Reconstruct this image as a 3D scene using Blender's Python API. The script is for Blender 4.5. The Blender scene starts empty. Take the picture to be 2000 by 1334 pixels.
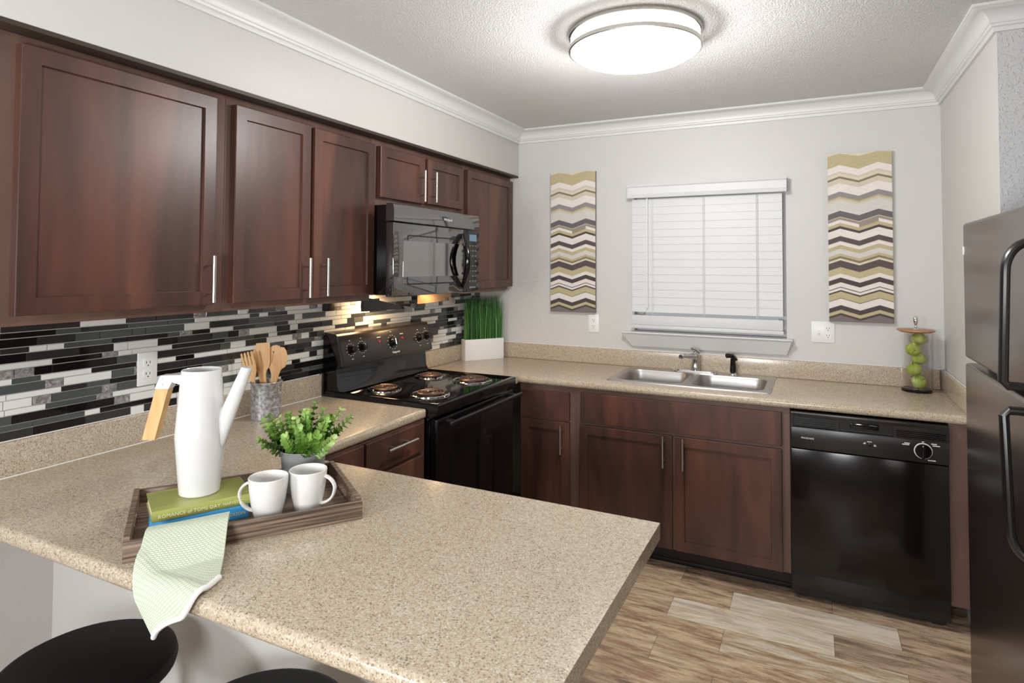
import bpy, bmesh, math, random
from mathutils import Vector, Matrix
import numpy as np
R = math.radians
rnd = random.Random(11)
SC = bpy.context.scene
COL = SC.collection

# ------------------------------------------------------------------ camera, world, light, exposure
def make_camera():
    a, b, c = R(26.1847), R(1.7351), R(0.2313)
    f = Vector((-math.sin(a)*math.cos(b), math.cos(a)*math.cos(b), math.sin(b)))
    r = Vector((math.cos(a), math.sin(a), 0)); u = r.cross(f)
    r2 = math.cos(c)*r + math.sin(c)*u; u2 = -math.sin(c)*r + math.cos(c)*u
    cd = bpy.data.cameras.new('camera'); cam = bpy.data.objects.new('camera', cd); COL.objects.link(cam)
    m = Matrix((r2, u2, -f)).transposed().to_4x4(); m.translation = Vector((2.1269, -3.7910, 1.5340))
    cam.matrix_world = m
    cd.sensor_width = 36; cd.lens = 1199.97*36/2000; cd.shift_y = (484.81-667)/2000; cd.clip_start = .02
    SC.camera = cam
make_camera()
W = bpy.data.worlds.new('world'); SC.world = W; W.use_nodes = True
W.node_tree.nodes['Background'].inputs[0].default_value = (.93, .97, 1, 1)
W.node_tree.nodes['Background'].inputs[1].default_value = .5
SC.view_settings.view_transform = 'Standard'; SC.view_settings.look = 'None'
SC.view_settings.gamma = 1; SC.view_settings.use_curve_mapping = False
SC.view_settings.exposure = -0.30
def area(name, loc, target, size, power, col=(1, 1, 1), size_y=None):
    l = bpy.data.lights.new(name, 'AREA'); l.energy = power; l.color = col; l.size = size
    if size_y: l.shape = 'RECTANGLE'; l.size_y = size_y
    o = bpy.data.objects.new(name, l); COL.objects.link(o); o.location = loc
    o.rotation_euler = (Vector(target)-Vector(loc)).to_track_quat('-Z', 'Y').to_euler()
    return o
# daylight of the open living area behind the camera, and the photographer's lamp
area('living_room_light', (.35, -5.3, 1.5), (1.5, -1.2, 1.0), .4, 44, (.96, .98, 1))
area('bounce_flash', (1.9, -4.5, 1.35), (1.7, -2.9, 2.46), .5, 58, (.97, .985, 1))
def point(name, loc, power, col, radius):
    l = bpy.data.lights.new(name, 'POINT'); l.energy = power; l.color = col; l.shadow_soft_size = radius
    o = bpy.data.objects.new(name, l); COL.objects.link(o); o.location = loc; return o
LAMP = (1.50, -1.43)
point('ceiling_bulb', (LAMP[0], LAMP[1], 2.28), 58, (1, .985, .965), .14)

# ------------------------------------------------------------------ constants of the room
XW, YB, YE, ZC = 2.72, 0.012, -1.082, 2.462      # right wall, back wall, end of right wall, ceiling
XS, ZS, XU = .305, 2.145, .240                   # soffit face, soffit underside, upper cabinet face
ZK, ZKB = .917, .879                             # worktop top and underside

# ------------------------------------------------------------------ materials
def S(r, g, b): return tuple(((c/255+.055)/1.055)**2.4 if c > 10.3 else c/255/12.92 for c in (r, g, b))+(1,)
def mat(name, col=(.5, .5, .5, 1), rough=.5, metal=0, **kw):
    m = bpy.data.materials.new(name); m.use_nodes = True
    b = m.node_tree.nodes['Principled BSDF']
    b.inputs['Base Color'].default_value = col; b.inputs['Roughness'].default_value = rough; b.inputs['Metallic'].default_value = metal
    for k, v in kw.items(): b.inputs[k.replace('_', ' ')].default_value = v
    return m
def N(m, t, **kw):
    n = m.node_tree.nodes.new(t)
    for k, v in kw.items():
        if k in n.inputs: n.inputs[k].default_value = v
        elif hasattr(n, k): setattr(n, k, v)
        else: n.inputs[k.replace('_', ' ')].default_value = v
    return n
def LK(m, a, ao, b, bi): m.node_tree.links.new(a.outputs[ao], b.inputs[bi])
def PB(m): return m.node_tree.nodes['Principled BSDF']
def coords(m, scale=(1, 1, 1), rot=(0, 0, 0), out='Object'):
    tc = N(m, 'ShaderNodeTexCoord'); mp = N(m, 'ShaderNodeMapping'); LK(m, tc, out, mp, 'Vector')
    mp.inputs['Scale'].default_value = scale; mp.inputs['Rotation'].default_value = rot
    return mp
def ramp(m, stops, interp='LINEAR'):
    n = N(m, 'ShaderNodeValToRGB'); cr = n.color_ramp; cr.interpolation = interp
    while len(cr.elements) < len(stops): cr.elements.new(.5)
    for e, (p, c) in zip(cr.elements, stops): e.position = p; e.color = c
    return n
def bump(m, src, out, strength, dist):
    b = N(m, 'ShaderNodeBump'); b.inputs['Strength'].default_value = strength; b.inputs['Distance'].default_value = dist
    LK(m, src, out, b, 'Height'); LK(m, b, 'Normal', PB(m), 'Normal'); return b

M = {}
def m_wall(name, col, scale, strength, dist, rough=.55, lo=.45, hi=.62):
    m = mat(name, col, rough); mp = coords(m)
    n = N(m, 'ShaderNodeTexNoise', Scale=scale, Detail=3.0, Roughness=.55); LK(m, mp, 'Vector', n, 'Vector')
    r = ramp(m, [(lo, (0, 0, 0, 1)), (hi, (1, 1, 1, 1))]); LK(m, n, 'Fac', r, 'Fac')
    bump(m, r, 'Color', strength, dist); return m
M['wall'] = m_wall('painted_wall', S(204, 202, 199), 26, .18, .002, .5)
M['rough_wall'] = m_wall('textured_wall', S(194, 194, 195), 105, .55, .003, .6, .54, .68)
M['ceiling'] = m_wall('popcorn_ceiling', S(224, 223, 221), 170, .85, .0045, .85, .36, .64)
M['trim'] = mat('trim_white', S(214, 214, 213), .4)

def m_wood(name, c0, c1, c2, rough, sc=(9, 9, .9)):
    m = mat(name, c1, rough); mp = coords(m, sc)
    n = N(m, 'ShaderNodeTexNoise', Scale=1.1, Detail=3.0, Roughness=.5, Distortion=.6); LK(m, mp, 'Vector', n, 'Vector')
    r = ramp(m, [(.3, c0), (.52, c1), (.72, c2)]); LK(m, n, 'Fac', r, 'Fac')
    mp2 = coords(m, (sc[0]*14, sc[1]*14, sc[2]*5)); n2 = N(m, 'ShaderNodeTexNoise', Scale=1.5, Detail=4.0); LK(m, mp2, 'Vector', n2, 'Vector')
    r2 = ramp(m, [(.3, (.82, .82, .82, 1)), (.7, (1.1, 1.1, 1.1, 1))]); LK(m, n2, 'Fac', r2, 'Fac')
    mx = N(m, 'ShaderNodeMix', data_type='RGBA', blend_type='MULTIPLY'); mx.inputs[0].default_value = .3
    LK(m, r, 'Color', mx, 6); LK(m, r2, 'Color', mx, 7); LK(m, mx, 2, PB(m), 'Base Color')
    bump(m, n2, 'Fac', .05, .001)
    return m
M['cherry'] = m_wood('cherry_wood', S(52, 36, 31), S(80, 51, 42), S(106, 67, 52), .35, (6, 6, 1.1))
M['frame'] = m_wood('brown_frame', S(94, 70, 61), S(103, 78, 68), S(112, 85, 75), .42)
M['dark_under'] = mat('dark_wood_edge', S(58, 46, 38), .5)
M['kick'] = mat('toe_kick_black', S(26, 23, 22), .45)

def m_laminate():
    m = mat('speckled_laminate', S(176, 156, 130), .2); mp = coords(m)
    v = N(m, 'ShaderNodeTexVoronoi', Scale=400.0); LK(m, mp, 'Vector', v, 'Vector')
    sp = N(m, 'ShaderNodeSeparateColor'); LK(m, v, 'Color', sp, 'Color')
    r = ramp(m, [(0, S(70, 54, 42)), (.06, S(104, 86, 68)), (.13, S(164, 147, 125)), (.5, S(184, 168, 147)), (.80, S(196, 181, 160)), (.93, S(204, 194, 179)), (1, S(226, 218, 206))])
    LK(m, sp, 'Red', r, 'Fac')
    n = N(m, 'ShaderNodeTexNoise', Scale=120.0, Detail=4.0, Roughness=.7); LK(m, mp, 'Vector', n, 'Vector')
    r2 = ramp(m, [(.32, S(138, 120, 98)), (.5, S(184, 168, 146)), (.68, S(198, 186, 168))]); LK(m, n, 'Fac', r2, 'Fac')
    mx = N(m, 'ShaderNodeMix', data_type='RGBA'); mx.inputs[0].default_value = .35
    LK(m, r, 'Color', mx, 6); LK(m, r2, 'Color', mx, 7); LK(m, mx, 2, PB(m), 'Base Color')
    return m
M['laminate'] = m_laminate()
M['caulk'] = mat('caulk_white', S(232, 230, 226), .5)

def m_floor():
    m = mat('weathered_planks', S(150, 128, 106), .42)
    mp = coords(m); mp.inputs['Location'].default_value = (.21, .001, 0)
    br = N(m, 'ShaderNodeTexBrick', offset=.37, offset_frequency=2, squash=1.0)
    br.inputs['Color1'].default_value = (0, 0, 0, 1); br.inputs['Color2'].default_value = (1, 1, 1, 1); br.inputs['Mortar'].default_value = (.5, .5, .5, 1)
    br.inputs['Scale'].default_value = 1; br.inputs['Mortar Size'].default_value = .0008; br.inputs['Brick Width'].default_value = .66; br.inputs['Row Height'].default_value = .168
    LK(m, mp, 'Vector', br, 'Vector')
    sp = N(m, 'ShaderNodeSeparateColor'); LK(m, br, 'Color', sp, 'Color')
    pal = ramp(m, [(0, S(168, 150, 133)), (.22, S(190, 171, 150)), (.42, S(202, 184, 160)), (.6, S(176, 160, 145)), (.78, S(230, 218, 203)), (1, S(236, 227, 215))])
    LK(m, sp, 'Red', pal, 'Fac')
    mul = N(m, 'ShaderNodeMath', operation='MULTIPLY'); mul.inputs[1].default_value = 40; LK(m, sp, 'Red', mul, 0)
    mp2 = coords(m, (2.4, 15, 1))
    n = N(m, 'ShaderNodeTexNoise', noise_dimensions='4D', Scale=1.7, Detail=8.0, Roughness=.74, Distortion=.9); LK(m, mp2, 'Vector', n, 'Vector'); LK(m, mul, 0, n, 'W')
    r = ramp(m, [(.30, S(58, 46, 40)), (.43, S(136, 120, 106)), (.53, S(212, 202, 188)), (.7, S(240, 234, 226))]); LK(m, n, 'Fac', r, 'Fac')
    mx = N(m, 'ShaderNodeMix', data_type='RGBA', blend_type='OVERLAY'); mx.inputs[0].default_value = .72
    LK(m, pal, 'Color', mx, 6); LK(m, r, 'Color', mx, 7)
    mp3 = coords(m, (5, 120, 1)); n3 = N(m, 'ShaderNodeTexNoise', Scale=2.0, Detail=3.0); LK(m, mp3, 'Vector', n3, 'Vector')
    r3 = ramp(m, [(.3, (.72, .70, .68, 1)), (.6, (1.05, 1.05, 1.05, 1))]); LK(m, n3, 'Fac', r3, 'Fac')
    mx2 = N(m, 'ShaderNodeMix', data_type='RGBA', blend_type='MULTIPLY'); mx2.inputs[0].default_value = .4
    LK(m, mx, 2, mx2, 6); LK(m, r3, 'Color', mx2, 7)
    mp4 = coords(m, (1.3, 7, 1)); n4 = N(m, 'ShaderNodeTexNoise', noise_dimensions='4D', Scale=2.2, Detail=5.0, Roughness=.6, Distortion=1.2); LK(m, mp4, 'Vector', n4, 'Vector'); LK(m, mul, 0, n4, 'W')
    r4 = ramp(m, [(.34, (.50, .46, .43, 1)), (.52, (1, 1, 1, 1)), (.72, (1.12, 1.12, 1.12, 1))]); LK(m, n4, 'Fac', r4, 'Fac')
    mx4 = N(m, 'ShaderNodeMix', data_type='RGBA', blend_type='MULTIPLY'); mx4.inputs[0].default_value = .75; LK(m, mx2, 2, mx4, 6); LK(m, r4, 'Color', mx4, 7)
    mx3 = N(m, 'ShaderNodeMix', data_type='RGBA'); LK(m, br, 'Fac', mx3, 0); LK(m, mx4, 2, mx3, 6); mx3.inputs[7].default_value = S(70, 58, 48)
    LK(m, mx3, 2, PB(m), 'Base Color'); bump(m, n3, 'Fac', .08, .001)
    return m
M['floor'] = m_floor()

M['black_gloss'] = mat('black_gloss_plastic', S(14, 13, 13), .10)
M['mw_glass'] = mat('microwave_black_glass', S(38, 36, 35), .04, Specular_IOR_Level=1.0, IOR=1.9)
M['mw_window'] = mat('microwave_window', S(150, 147, 144), .05, 1)
M['black_enamel'] = mat('black_enamel', S(14, 13, 14), .07)
M['black_satin'] = mat('black_satin', S(24, 22, 22), .28)
M['black_matte'] = mat('black_matte', S(20, 18, 18), .5)
M['console'] = mat('range_console_grey', S(44, 41, 40), .26)
M['dw_black'] = mat('dishwasher_black', S(20, 15, 15), .15, Specular_IOR_Level=.4)
M['dw_panel'] = mat('dishwasher_panel', S(30, 28, 27), .3)
M['grey_plate'] = mat('grey_plate', S(120, 120, 124), .35)
def m_fridge():
    m = mat('fridge_textured_black', S(34, 28, 27), .22, IOR=2.9, Specular_Tint=(1, .91, .87, 1)); mp = coords(m)
    n = N(m, 'ShaderNodeTexNoise', Scale=420.0, Detail=2.0); LK(m, mp, 'Vector', n, 'Vector'); bump(m, n, 'Fac', .25, .001); return m
M['fridge'] = m_fridge()
M['steel'] = mat('brushed_nickel', S(200, 196, 190), .28, 1)
def m_sink():
    m = mat('stainless_steel', S(188, 185, 183), .36, 1); mp = coords(m, (4, 300, 300))
    n = N(m, 'ShaderNodeTexNoise', Scale=1.0, Detail=2.0); LK(m, mp, 'Vector', n, 'Vector')
    r = ramp(m, [(.3, (.32, .32, .32, 1)), (.7, (.46, .46, .46, 1))]); LK(m, n, 'Fac', r, 'Fac'); LK(m, r, 'Color', PB(m), 'Roughness'); return m
M['sink'] = m_sink()
M['chrome'] = mat('chrome', S(215, 215, 216), .07, 1)
M['coil'] = mat('burner_coil', S(104, 84, 76), .36, .6)
M['drip_pan'] = mat('drip_pan', S(84, 66, 58), .22, 1)
M['nickel_lamp'] = mat('satin_nickel', S(196, 192, 186), .25, 1)
def m_emit(name, col, st):
    m = mat(name, col, .4); PB(m).inputs['Emission Color'].default_value = col; PB(m).inputs['Emission Strength'].default_value = st; return m
M['diffuser'] = m_emit('lamp_diffuser', (1, .985, .96, 1), 5.5)
M['hood_light'] = m_emit('cooktop_lamp', (1, .72, .38, 1), 6)
M['lcd'] = m_emit('clock_display', S(90, 120, 140), .25)
M['white'] = mat('white_plastic', S(232, 232, 230), .35)
M['blind'] = mat('blind_white', S(212, 213, 214), .45)
M['white_ceramic'] = mat('white_ceramic', S(226, 224, 221), .12)
M['white_enamel'] = mat('white_enamel', S(217, 216, 215), .16)
M['print_white'] = mat('white_print', S(225, 225, 222), .5)
M['key_grey'] = mat('key_grey', S(120, 120, 120), .5)
M['warm_metal'] = mat('vent_metal', S(176, 146, 112), .4, .6)
M['slot'] = mat('slot_dark', S(40, 38, 36), .6)
M['red_lens'] = mat('red_lens', S(190, 40, 42), .25)
def m_grain(name, c0, c1, rough, sc):
    m = mat(name, c0, rough); mp = coords(m, sc); n = N(m, 'ShaderNodeTexNoise', Scale=1.0, Detail=4.0, Distortion=.4); LK(m, mp, 'Vector', n, 'Vector')
    r = ramp(m, [(.35, c0), (.65, c1)]); LK(m, n, 'Fac', r, 'Fac'); LK(m, r, 'Color', PB(m), 'Base Color'); return m
M['bamboo'] = m_grain('bamboo', S(214, 164, 106), S(232, 188, 132), .45, (90, 90, 8))
M['oak'] = m_grain('pale_oak', S(198, 158, 104), S(216, 178, 124), .5, (80, 80, 7))
M['lid_wood'] = m_grain('acacia', S(168, 112, 70), S(190, 134, 90), .4, (12, 70, 30))
def m_tray():
    m = mat('striped_tray_wood', S(100, 80, 66), .5); mp = coords(m, (3.5, 90, 210))
    n = N(m, 'ShaderNodeTexNoise', Scale=1.0, Detail=3.0, Roughness=.6); LK(m, mp, 'Vector', n, 'Vector')
    r = ramp(m, [(.3, S(62, 50, 42)), (.45, S(104, 86, 72)), (.6, S(140, 118, 100)), (.75, S(166, 146, 126))]); LK(m, n, 'Fac', r, 'Fac'); LK(m, r, 'Color', PB(m), 'Base Color'); return m
M['tray'] = m_tray()
def m_galv():
    m = mat('galvanized_metal', S(150, 150, 150), .42, .5); mp = coords(m, (1, 1, 1))
    v = N(m, 'ShaderNodeTexNoise', Scale=75.0, Detail=3.0, Roughness=.6); LK(m, mp, 'Vector', v, 'Vector')
    r = ramp(m, [(.34, S(122, 120, 118)), (.5, S(164, 163, 162)), (.65, S(198, 198, 199))]); LK(m, v, 'Fac', r, 'Fac'); LK(m, r, 'Color', PB(m), 'Base Color'); return m
M['galv'] = m_galv()
M['pot'] = mat('grey_zinc', S(160, 162, 162), .4, .25)
M['soil'] = mat('soil', S(40, 32, 24), .9)
def m_leaf(name, stops, rough=.4):
    m = mat(name, stops[0][1], rough); at = N(m, 'ShaderNodeAttribute', attribute_name='tone', attribute_type='GEOMETRY')
    r = ramp(m, stops); LK(m, at, 'Fac', r, 'Fac'); LK(m, r, 'Color', PB(m), 'Base Color'); return m
M['leaf'] = m_leaf('boxwood_leaf', [(0, S(44, 78, 26)), (.4, S(88, 130, 44)), (.75, S(140, 178, 82)), (1, S(192, 214, 140))])
M['grass'] = m_leaf('grass_blade', [(0, S(22, 66, 22)), (.6, S(44, 104, 38)), (1, S(92, 146, 72))], .5)
M['stem'] = mat('stem_brown', S(60, 62, 34), .6)
M['apple'] = m_grain('green_apple', S(158, 184, 60), S(196, 204, 106), .25, (25, 25, 25))
M['stalk'] = mat('apple_stalk', S(74, 56, 34), .7)
M['glass'] = mat('clear_glass', (1, 1, 1, 1), .01, Transmission_Weight=1.0, IOR=1.45)
M['book_green'] = mat('green_cloth', S(158, 162, 88), .38)
M['book_blue'] = mat('blue_cloth', S(62, 164, 226), .35)
M['pages'] = mat('book_pages', S(226, 214, 192), .8)
M['gold'] = mat('gold_print', S(226, 222, 176), .5)
M['stool'] = mat('black_vinyl', S(11, 10, 10), .6, Specular_IOR_Level=.2)
M['stool_leg'] = mat('black_steel', S(18, 17, 17), .4, .4)
M['grout'] = mat('pale_grout', S(196, 192, 186), .8)
M['t_black'] = mat('black_glass_tile', S(22, 18, 20), .06)
M['t_grey'] = mat('smoke_glass_tile', S(78, 82, 80), .07)
M['t_grey2'] = mat('charcoal_glass_tile', S(50, 48, 48), .07)
M['t_white'] = mat('frost_glass_tile', S(226, 228, 224), .09)
def m_marble():
    m = mat('marble_tile', S(140, 138, 140), .3); mp = coords(m)
    n = N(m, 'ShaderNodeTexNoise', Scale=45.0, Detail=6.0, Roughness=.7, Distortion=1.5); LK(m, mp, 'Vector', n, 'Vector')
    r = ramp(m, [(.32, S(70, 68, 72)), (.5, S(140, 137, 138)), (.62, S(178, 172, 168)), (.7, S(214, 208, 204))]); LK(m, n, 'Fac', r, 'Fac'); LK(m, r, 'Color', PB(m), 'Base Color'); return m
M['t_marble'] = m_marble()
def m_towel():
    m = mat('waffle_towel', S(200, 212, 180), .85); mp = coords(m, (1, 1, 1), out='UV')
    br = N(m, 'ShaderNodeTexBrick', offset=.5); LK(m, mp, 'Vector', br, 'Vector')
    br.inputs['Color1'].default_value = S(226, 230, 220); br.inputs['Color2'].default_value = S(214, 221, 206); br.inputs['Mortar'].default_value = S(180, 190, 160)
    br.inputs['Scale'].default_value = 1; br.inputs['Mortar Size'].default_value = .0011; br.inputs['Brick Width'].default_value = .0075; br.inputs['Row Height'].default_value = .0042; br.inputs['Mortar Smooth'].default_value = .4
    LK(m, br, 'Color', PB(m), 'Base Color'); inv = N(m, 'ShaderNodeMath', operation='SUBTRACT'); inv.inputs[0].default_value = 1; LK(m, br, 'Fac', inv, 1)
    bump(m, inv, 0, .5, .0015); return m
M['towel'] = m_towel()
M['towel_hem'] = mat('towel_hem', S(238, 236, 234), .85)
CH = {'tan': S(186, 172, 136), 'white': S(226, 219, 213), 'beige': S(204, 194, 174), 'olive': S(128, 116, 92), 'grey': S(142, 136, 134), 'lgrey': S(206, 203, 198),
      'dgrey': S(100, 96, 96), 'taupe': S(150, 138, 124), 'dark': S(72, 62, 60), 'brown': S(84, 74, 74), 'pale': S(212, 204, 182), 'edge': S(118, 108, 106)}
for k, v in CH.items(): M['c_'+k] = m_grain('canvas_'+k, tuple(x*.93 for x in v[:3])+(1,), v, .7, (40, 40, 160))

# ------------------------------------------------------------------ mesh helpers
def BM(): return bmesh.new()
def box(bm, x0, x1, y0, y1, z0, z1, mi=0, bev=0, seg=2):
    vs = [bm.verts.new((x, y, z)) for z in (z0, z1) for y in (y0, y1) for x in (x0, x1)]
    fs = [bm.faces.new([vs[i] for i in q]) for q in ((0, 2, 3, 1), (4, 5, 7, 6), (0, 1, 5, 4), (2, 6, 7, 3), (0, 4, 6, 2), (1, 3, 7, 5))]
    for f in fs: f.material_index = mi; f.normal_update()
    if bev:
        es = {e for f in fs for e in f.edges}
        r = bmesh.ops.bevel(bm, geom=list(es), offset=bev, segments=seg, profile=.5, affect='EDGES')
        for f in r['faces']: f.material_index = mi
    return fs
def ring_faces(bm, a, b, mi=0, closed=True):
    n = len(a); out = []
    for i in range(n if closed else n-1):
        j = (i+1) % n
        out.append(bm.faces.new((a[i], a[j], b[j], b[i]))); out[-1].material_index = mi
    return out
def cap(bm, ring, mi=0, flip=False):
    f = bm.faces.new(list(reversed(ring)) if flip else ring); f.material_index = mi; return f
def lathe(bm, prof, c=(0, 0, 0), seg=32, mi=0, sx=1, sy=1, capb=True, capt=True):
    rings = []
    for r, z in prof:
        if r < 1e-6: rings.append([bm.verts.new((c[0], c[1], c[2]+z))])
        else: rings.append([bm.verts.new((c[0]+sx*r*math.cos(2*math.pi*i/seg), c[1]+sy*r*math.sin(2*math.pi*i/seg), c[2]+z)) for i in range(seg)])
    for a, b in zip(rings, rings[1:]):
        if len(a) == 1 and len(b) == 1: continue
        if len(a) == 1:
            for i in range(seg): bm.faces.new((a[0], b[i], b[(i+1) % seg])).material_index = mi
        elif len(b) == 1:
            for i in range(seg): bm.faces.new((a[i], a[(i+1) % seg], b[0])).material_index = mi
        else: ring_faces(bm, a, b, mi)
    if capb and len(rings[0]) > 1: cap(bm, rings[0], mi, True)
    if capt and len(rings[-1]) > 1: cap(bm, rings[-1], mi)
def frames(pts):
    out = []; prev = None
    for i, p in enumerate(pts):
        t = (pts[min(i+1, len(pts)-1)]-pts[max(i-1, 0)]).normalized()
        if prev is None:
            n = t.orthogonal().normalized()
        else:
            n = (prev-t*prev.dot(t)); n = n.normalized() if n.length > 1e-6 else t.orthogonal().normalized()
        prev = n; out.append((p, n, t.cross(n)))
    return out
def tube(bm, pts, r, seg=10, mi=0, closed=False):
    pts = [Vector(p) for p in pts]; rr = r if isinstance(r, (list, tuple)) else [r]*len(pts)
    rings = [[bm.verts.new(p+(n*math.cos(2*math.pi*k/seg)+b*math.sin(2*math.pi*k/seg))*q) for k in range(seg)] for (p, n, b), q in zip(frames(pts), rr)]
    for a, b in zip(rings, rings[1:]): ring_faces(bm, a, b, mi)
    if closed: ring_faces(bm, rings[-1], rings[0], mi)
    else: cap(bm, rings[0], mi, True); cap(bm, rings[-1], mi)
def cyl(bm, p0, p1, r, seg=16, mi=0, r1=None): tube(bm, [p0, p1], [r, r if r1 is None else r1], seg, mi)
def prism(bm, poly, axis, a0, a1, mi=0):
    def P(u, v, a): return {'x': (a, u, v), 'y': (u, a, v), 'z': (u, v, a)}[axis]
    A = [bm.verts.new(P(u, v, a0)) for u, v in poly]; B = [bm.verts.new(P(u, v, a1)) for u, v in poly]
    fs = ring_faces(bm, A, B, mi); fs.append(cap(bm, A, mi, True)); fs.append(cap(bm, B, mi)); return fs
def rrect(cx, cy, hx, hy, r, n=6):
    out = []
    for sx, sy, a0 in ((1, 1, 0), (-1, 1, 90), (-1, -1, 180), (1, -1, 270)):
        for i in range(n+1):
            a = R(a0+90*i/n); out.append((cx+sx*(hx-r)+r*math.cos(a), cy+sy*(hy-r)+r*math.sin(a)))
    return out
def slab(bm, xs, ys, inside, z0, z1, mi=0, bev=None, off=.012, seg=4):
    V = {}
    def v(i, j):
        if (i, j) not in V: V[(i, j)] = bm.verts.new((xs[i], ys[j], z0))
        return V[(i, j)]
    fs = []
    for i in range(len(xs)-1):
        for j in range(len(ys)-1):
            if inside((xs[i]+xs[i+1])/2, (ys[j]+ys[j+1])/2):
                fs.append(bm.faces.new((v(i, j), v(i, j+1), v(i+1, j+1), v(i+1, j))))
    r = bmesh.ops.extrude_face_region(bm, geom=fs)
    for g in r['geom']:
        if isinstance(g, bmesh.types.BMVert): g.co.z = z1
    bmesh.ops.recalc_face_normals(bm, faces=bm.faces)
    if bev:
        es = [e for e in bm.edges if bev((e.verts[0].co+e.verts[1].co)/2, e)]
        bmesh.ops.bevel(bm, geom=es, offset=off, segments=seg, profile=.5, affect='EDGES')
    for f in bm.faces: f.material_index = mi
ROTX = Matrix.Rotation(R(90), 4, 'Z')      # facing -Y  ->  facing +X
ROTNX = Matrix.Rotation(R(-90), 4, 'Z')    # facing -Y  ->  facing -X
def face(bm, ax):
    if ax == 'X': bm.transform(ROTX)
    elif ax == '-X': bm.transform(ROTNX)
    return bm

def root_of(o):
    while o.parent: o = o.parent
    return o
def obj(name, bm, mats, parent=None, world=True, kind=None, smooth=True, angle=32, recalc=True):
    if recalc: bmesh.ops.recalc_face_normals(bm, faces=bm.faces)
    if parent is not None and world:
        bmesh.ops.translate(bm, verts=bm.verts, vec=-root_of(parent).location)
    me = bpy.data.meshes.new(name); bm.to_mesh(me); bm.free()
    for m in (mats if isinstance(mats, (list, tuple)) else [mats]): me.materials.append(M[m])
    if smooth:
        me.polygons.foreach_set('use_smooth', [True]*len(me.polygons)); me.set_sharp_from_angle(angle=R(angle))
    o = bpy.data.objects.new(name, me); COL.objects.link(o)
    if parent is not None: o.parent = parent
    if kind: o['kind'] = kind
    return o
def tag(o, label, cat, group=None):
    o['label'] = label; o['category'] = cat
    if group: o['group'] = group
    return o
def thing(name, label, cat, loc=(0, 0, 0), rotz=0, group=None):
    o = bpy.data.objects.new(name, None); COL.objects.link(o); o.empty_display_size = .05
    o.location = loc; o.rotation_euler = (0, 0, rotz); return tag(o, label, cat, group)
def struct(name, bm, m, **kw): return obj(name, bm, m, kind='structure', **kw)
def text(name, s, size, loc, rot, m, parent, world=True, extrude=.0004, align='CENTER', sx=1.0):
    c = bpy.data.curves.new(name, 'FONT'); c.body = s; c.size = size; c.extrude = extrude; c.align_x = align; c.align_y = 'CENTER'; c.resolution_u = 2
    c.materials.append(M[m]); o = bpy.data.objects.new(name, c); COL.objects.link(o)
    l = Vector(loc)
    if world: l -= root_of(parent).location
    me = bpy.data.meshes.new_from_object(o.evaluated_get(bpy.context.evaluated_depsgraph_get())); me.name = name; bpy.data.objects.remove(o); o = bpy.data.objects.new(name, me); COL.objects.link(o)
    o.location = l; o.rotation_euler = rot; o.scale = (sx, 1, 1); o.parent = parent; return o
FY, FX, FNX = (R(90), 0, 0), (R(90), 0, R(90)), (R(90), 0, R(-90))

# ------------------------------------------------------------------ the room
b = BM(); box(b, -.12, 5.2, -6.6, .13, -.08, 0); struct('floor', b, 'floor')
b = BM(); box(b, -.12, 5.2, -6.6, .13, ZC, ZC+.08); struct('ceiling', b, 'ceiling')
b = BM(); box(b, -.12, 0, -6.6, YB+.12, 0, ZC); struct('wall_left', b, 'wall')
b = BM()
WX0, WX1, WZ0, WZ1 = 1.115, 1.985, 1.14, 1.99
slab(b, [0, WX0, WX1, XW+.12], [0, WZ0, WZ1, ZC], lambda x, y: not (WX0 < x < WX1 and WZ0 < y < WZ1), 0, .12)
b.transform(Matrix(((1, 0, 0, 0), (0, 0, 1, YB), (0, 1, 0, 0), (0, 0, 0, 1)))); struct('wall_back', b, 'wall')
b = BM(); box(b, XW, XW+.0004, YE-.0005, YB+.12, 0, ZC); box(b, XW+.0004, XW+.12, YE+.121, YB+.12, 0, ZC); struct('wall_right', b, 'wall')
b = BM(); box(b, XW+.0005, 5.2, YE-.001, YE+.12, 0, ZC-.0005); struct('wall_alcove', b, 'rough_wall')
b = BM(); box(b, 0, XS, -2.998, YB, ZS+.012, ZC, bev=.004, seg=2); struct('ceiling_soffit', b, 'wall')
b = BM(); box(b, 0, XS-.001, -2.996, YB, ZS, ZS+.012); struct('trim_1', b, 'dark_under')
b = BM(); box(b, 0, 1.52, -2.68, -2.58, 0, ZKB); struct('wall_peninsula', b, 'wall')
b = BM(); box(b, 5.2, 5.32, -6.6, .13, 0, ZC); struct('wall_dining', b, 'wall')
b = BM(); box(b, -.12, 5.32, -6.72, -6.6, 0, ZC); struct('wall_front', b, 'wall')
# crown moulding swept along the walls with mitred corners
def crown(name, path, prof):
    b = BM(); rows = []
    P = [Vector(p) for p in path]; nrm = []
    for a, c in zip(P, P[1:]):
        t = (c-a).normalized(); nrm.append(Vector((t.y, -t.x)))
    for i, p in enumerate(P):
        if i == 0: d = nrm[0]
        elif i == len(P)-1: d = nrm[-1]
        else:
            s = nrm[i-1]+nrm[i]; d = s/(s.dot(nrm[i]))
        rows.append([b.verts.new((p.x+d.x*o, p.y+d.y*o, z)) for o, z in prof])
    for r0, r1 in zip(rows, rows[1:]): ring_faces(b, r0, r1)
    cap(b, rows[0], 0, True); cap(b, rows[-1])
    return struct(name, b, 'trim', angle=25)
cp = [(0, 2.378)]+[(.011, 2.378), (.013, 2.388), (.013, 2.393), (.020, 2.396), (.022, 2.404)]
for i in range(7):
    a = R(90*i/6); cp.append((.026+.048*(1-math.cos(a)), 2.406+.042*math.sin(a)))
cp += [(.078, 2.450), (.086, 2.453), (.086, ZC), (0, ZC)]
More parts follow.
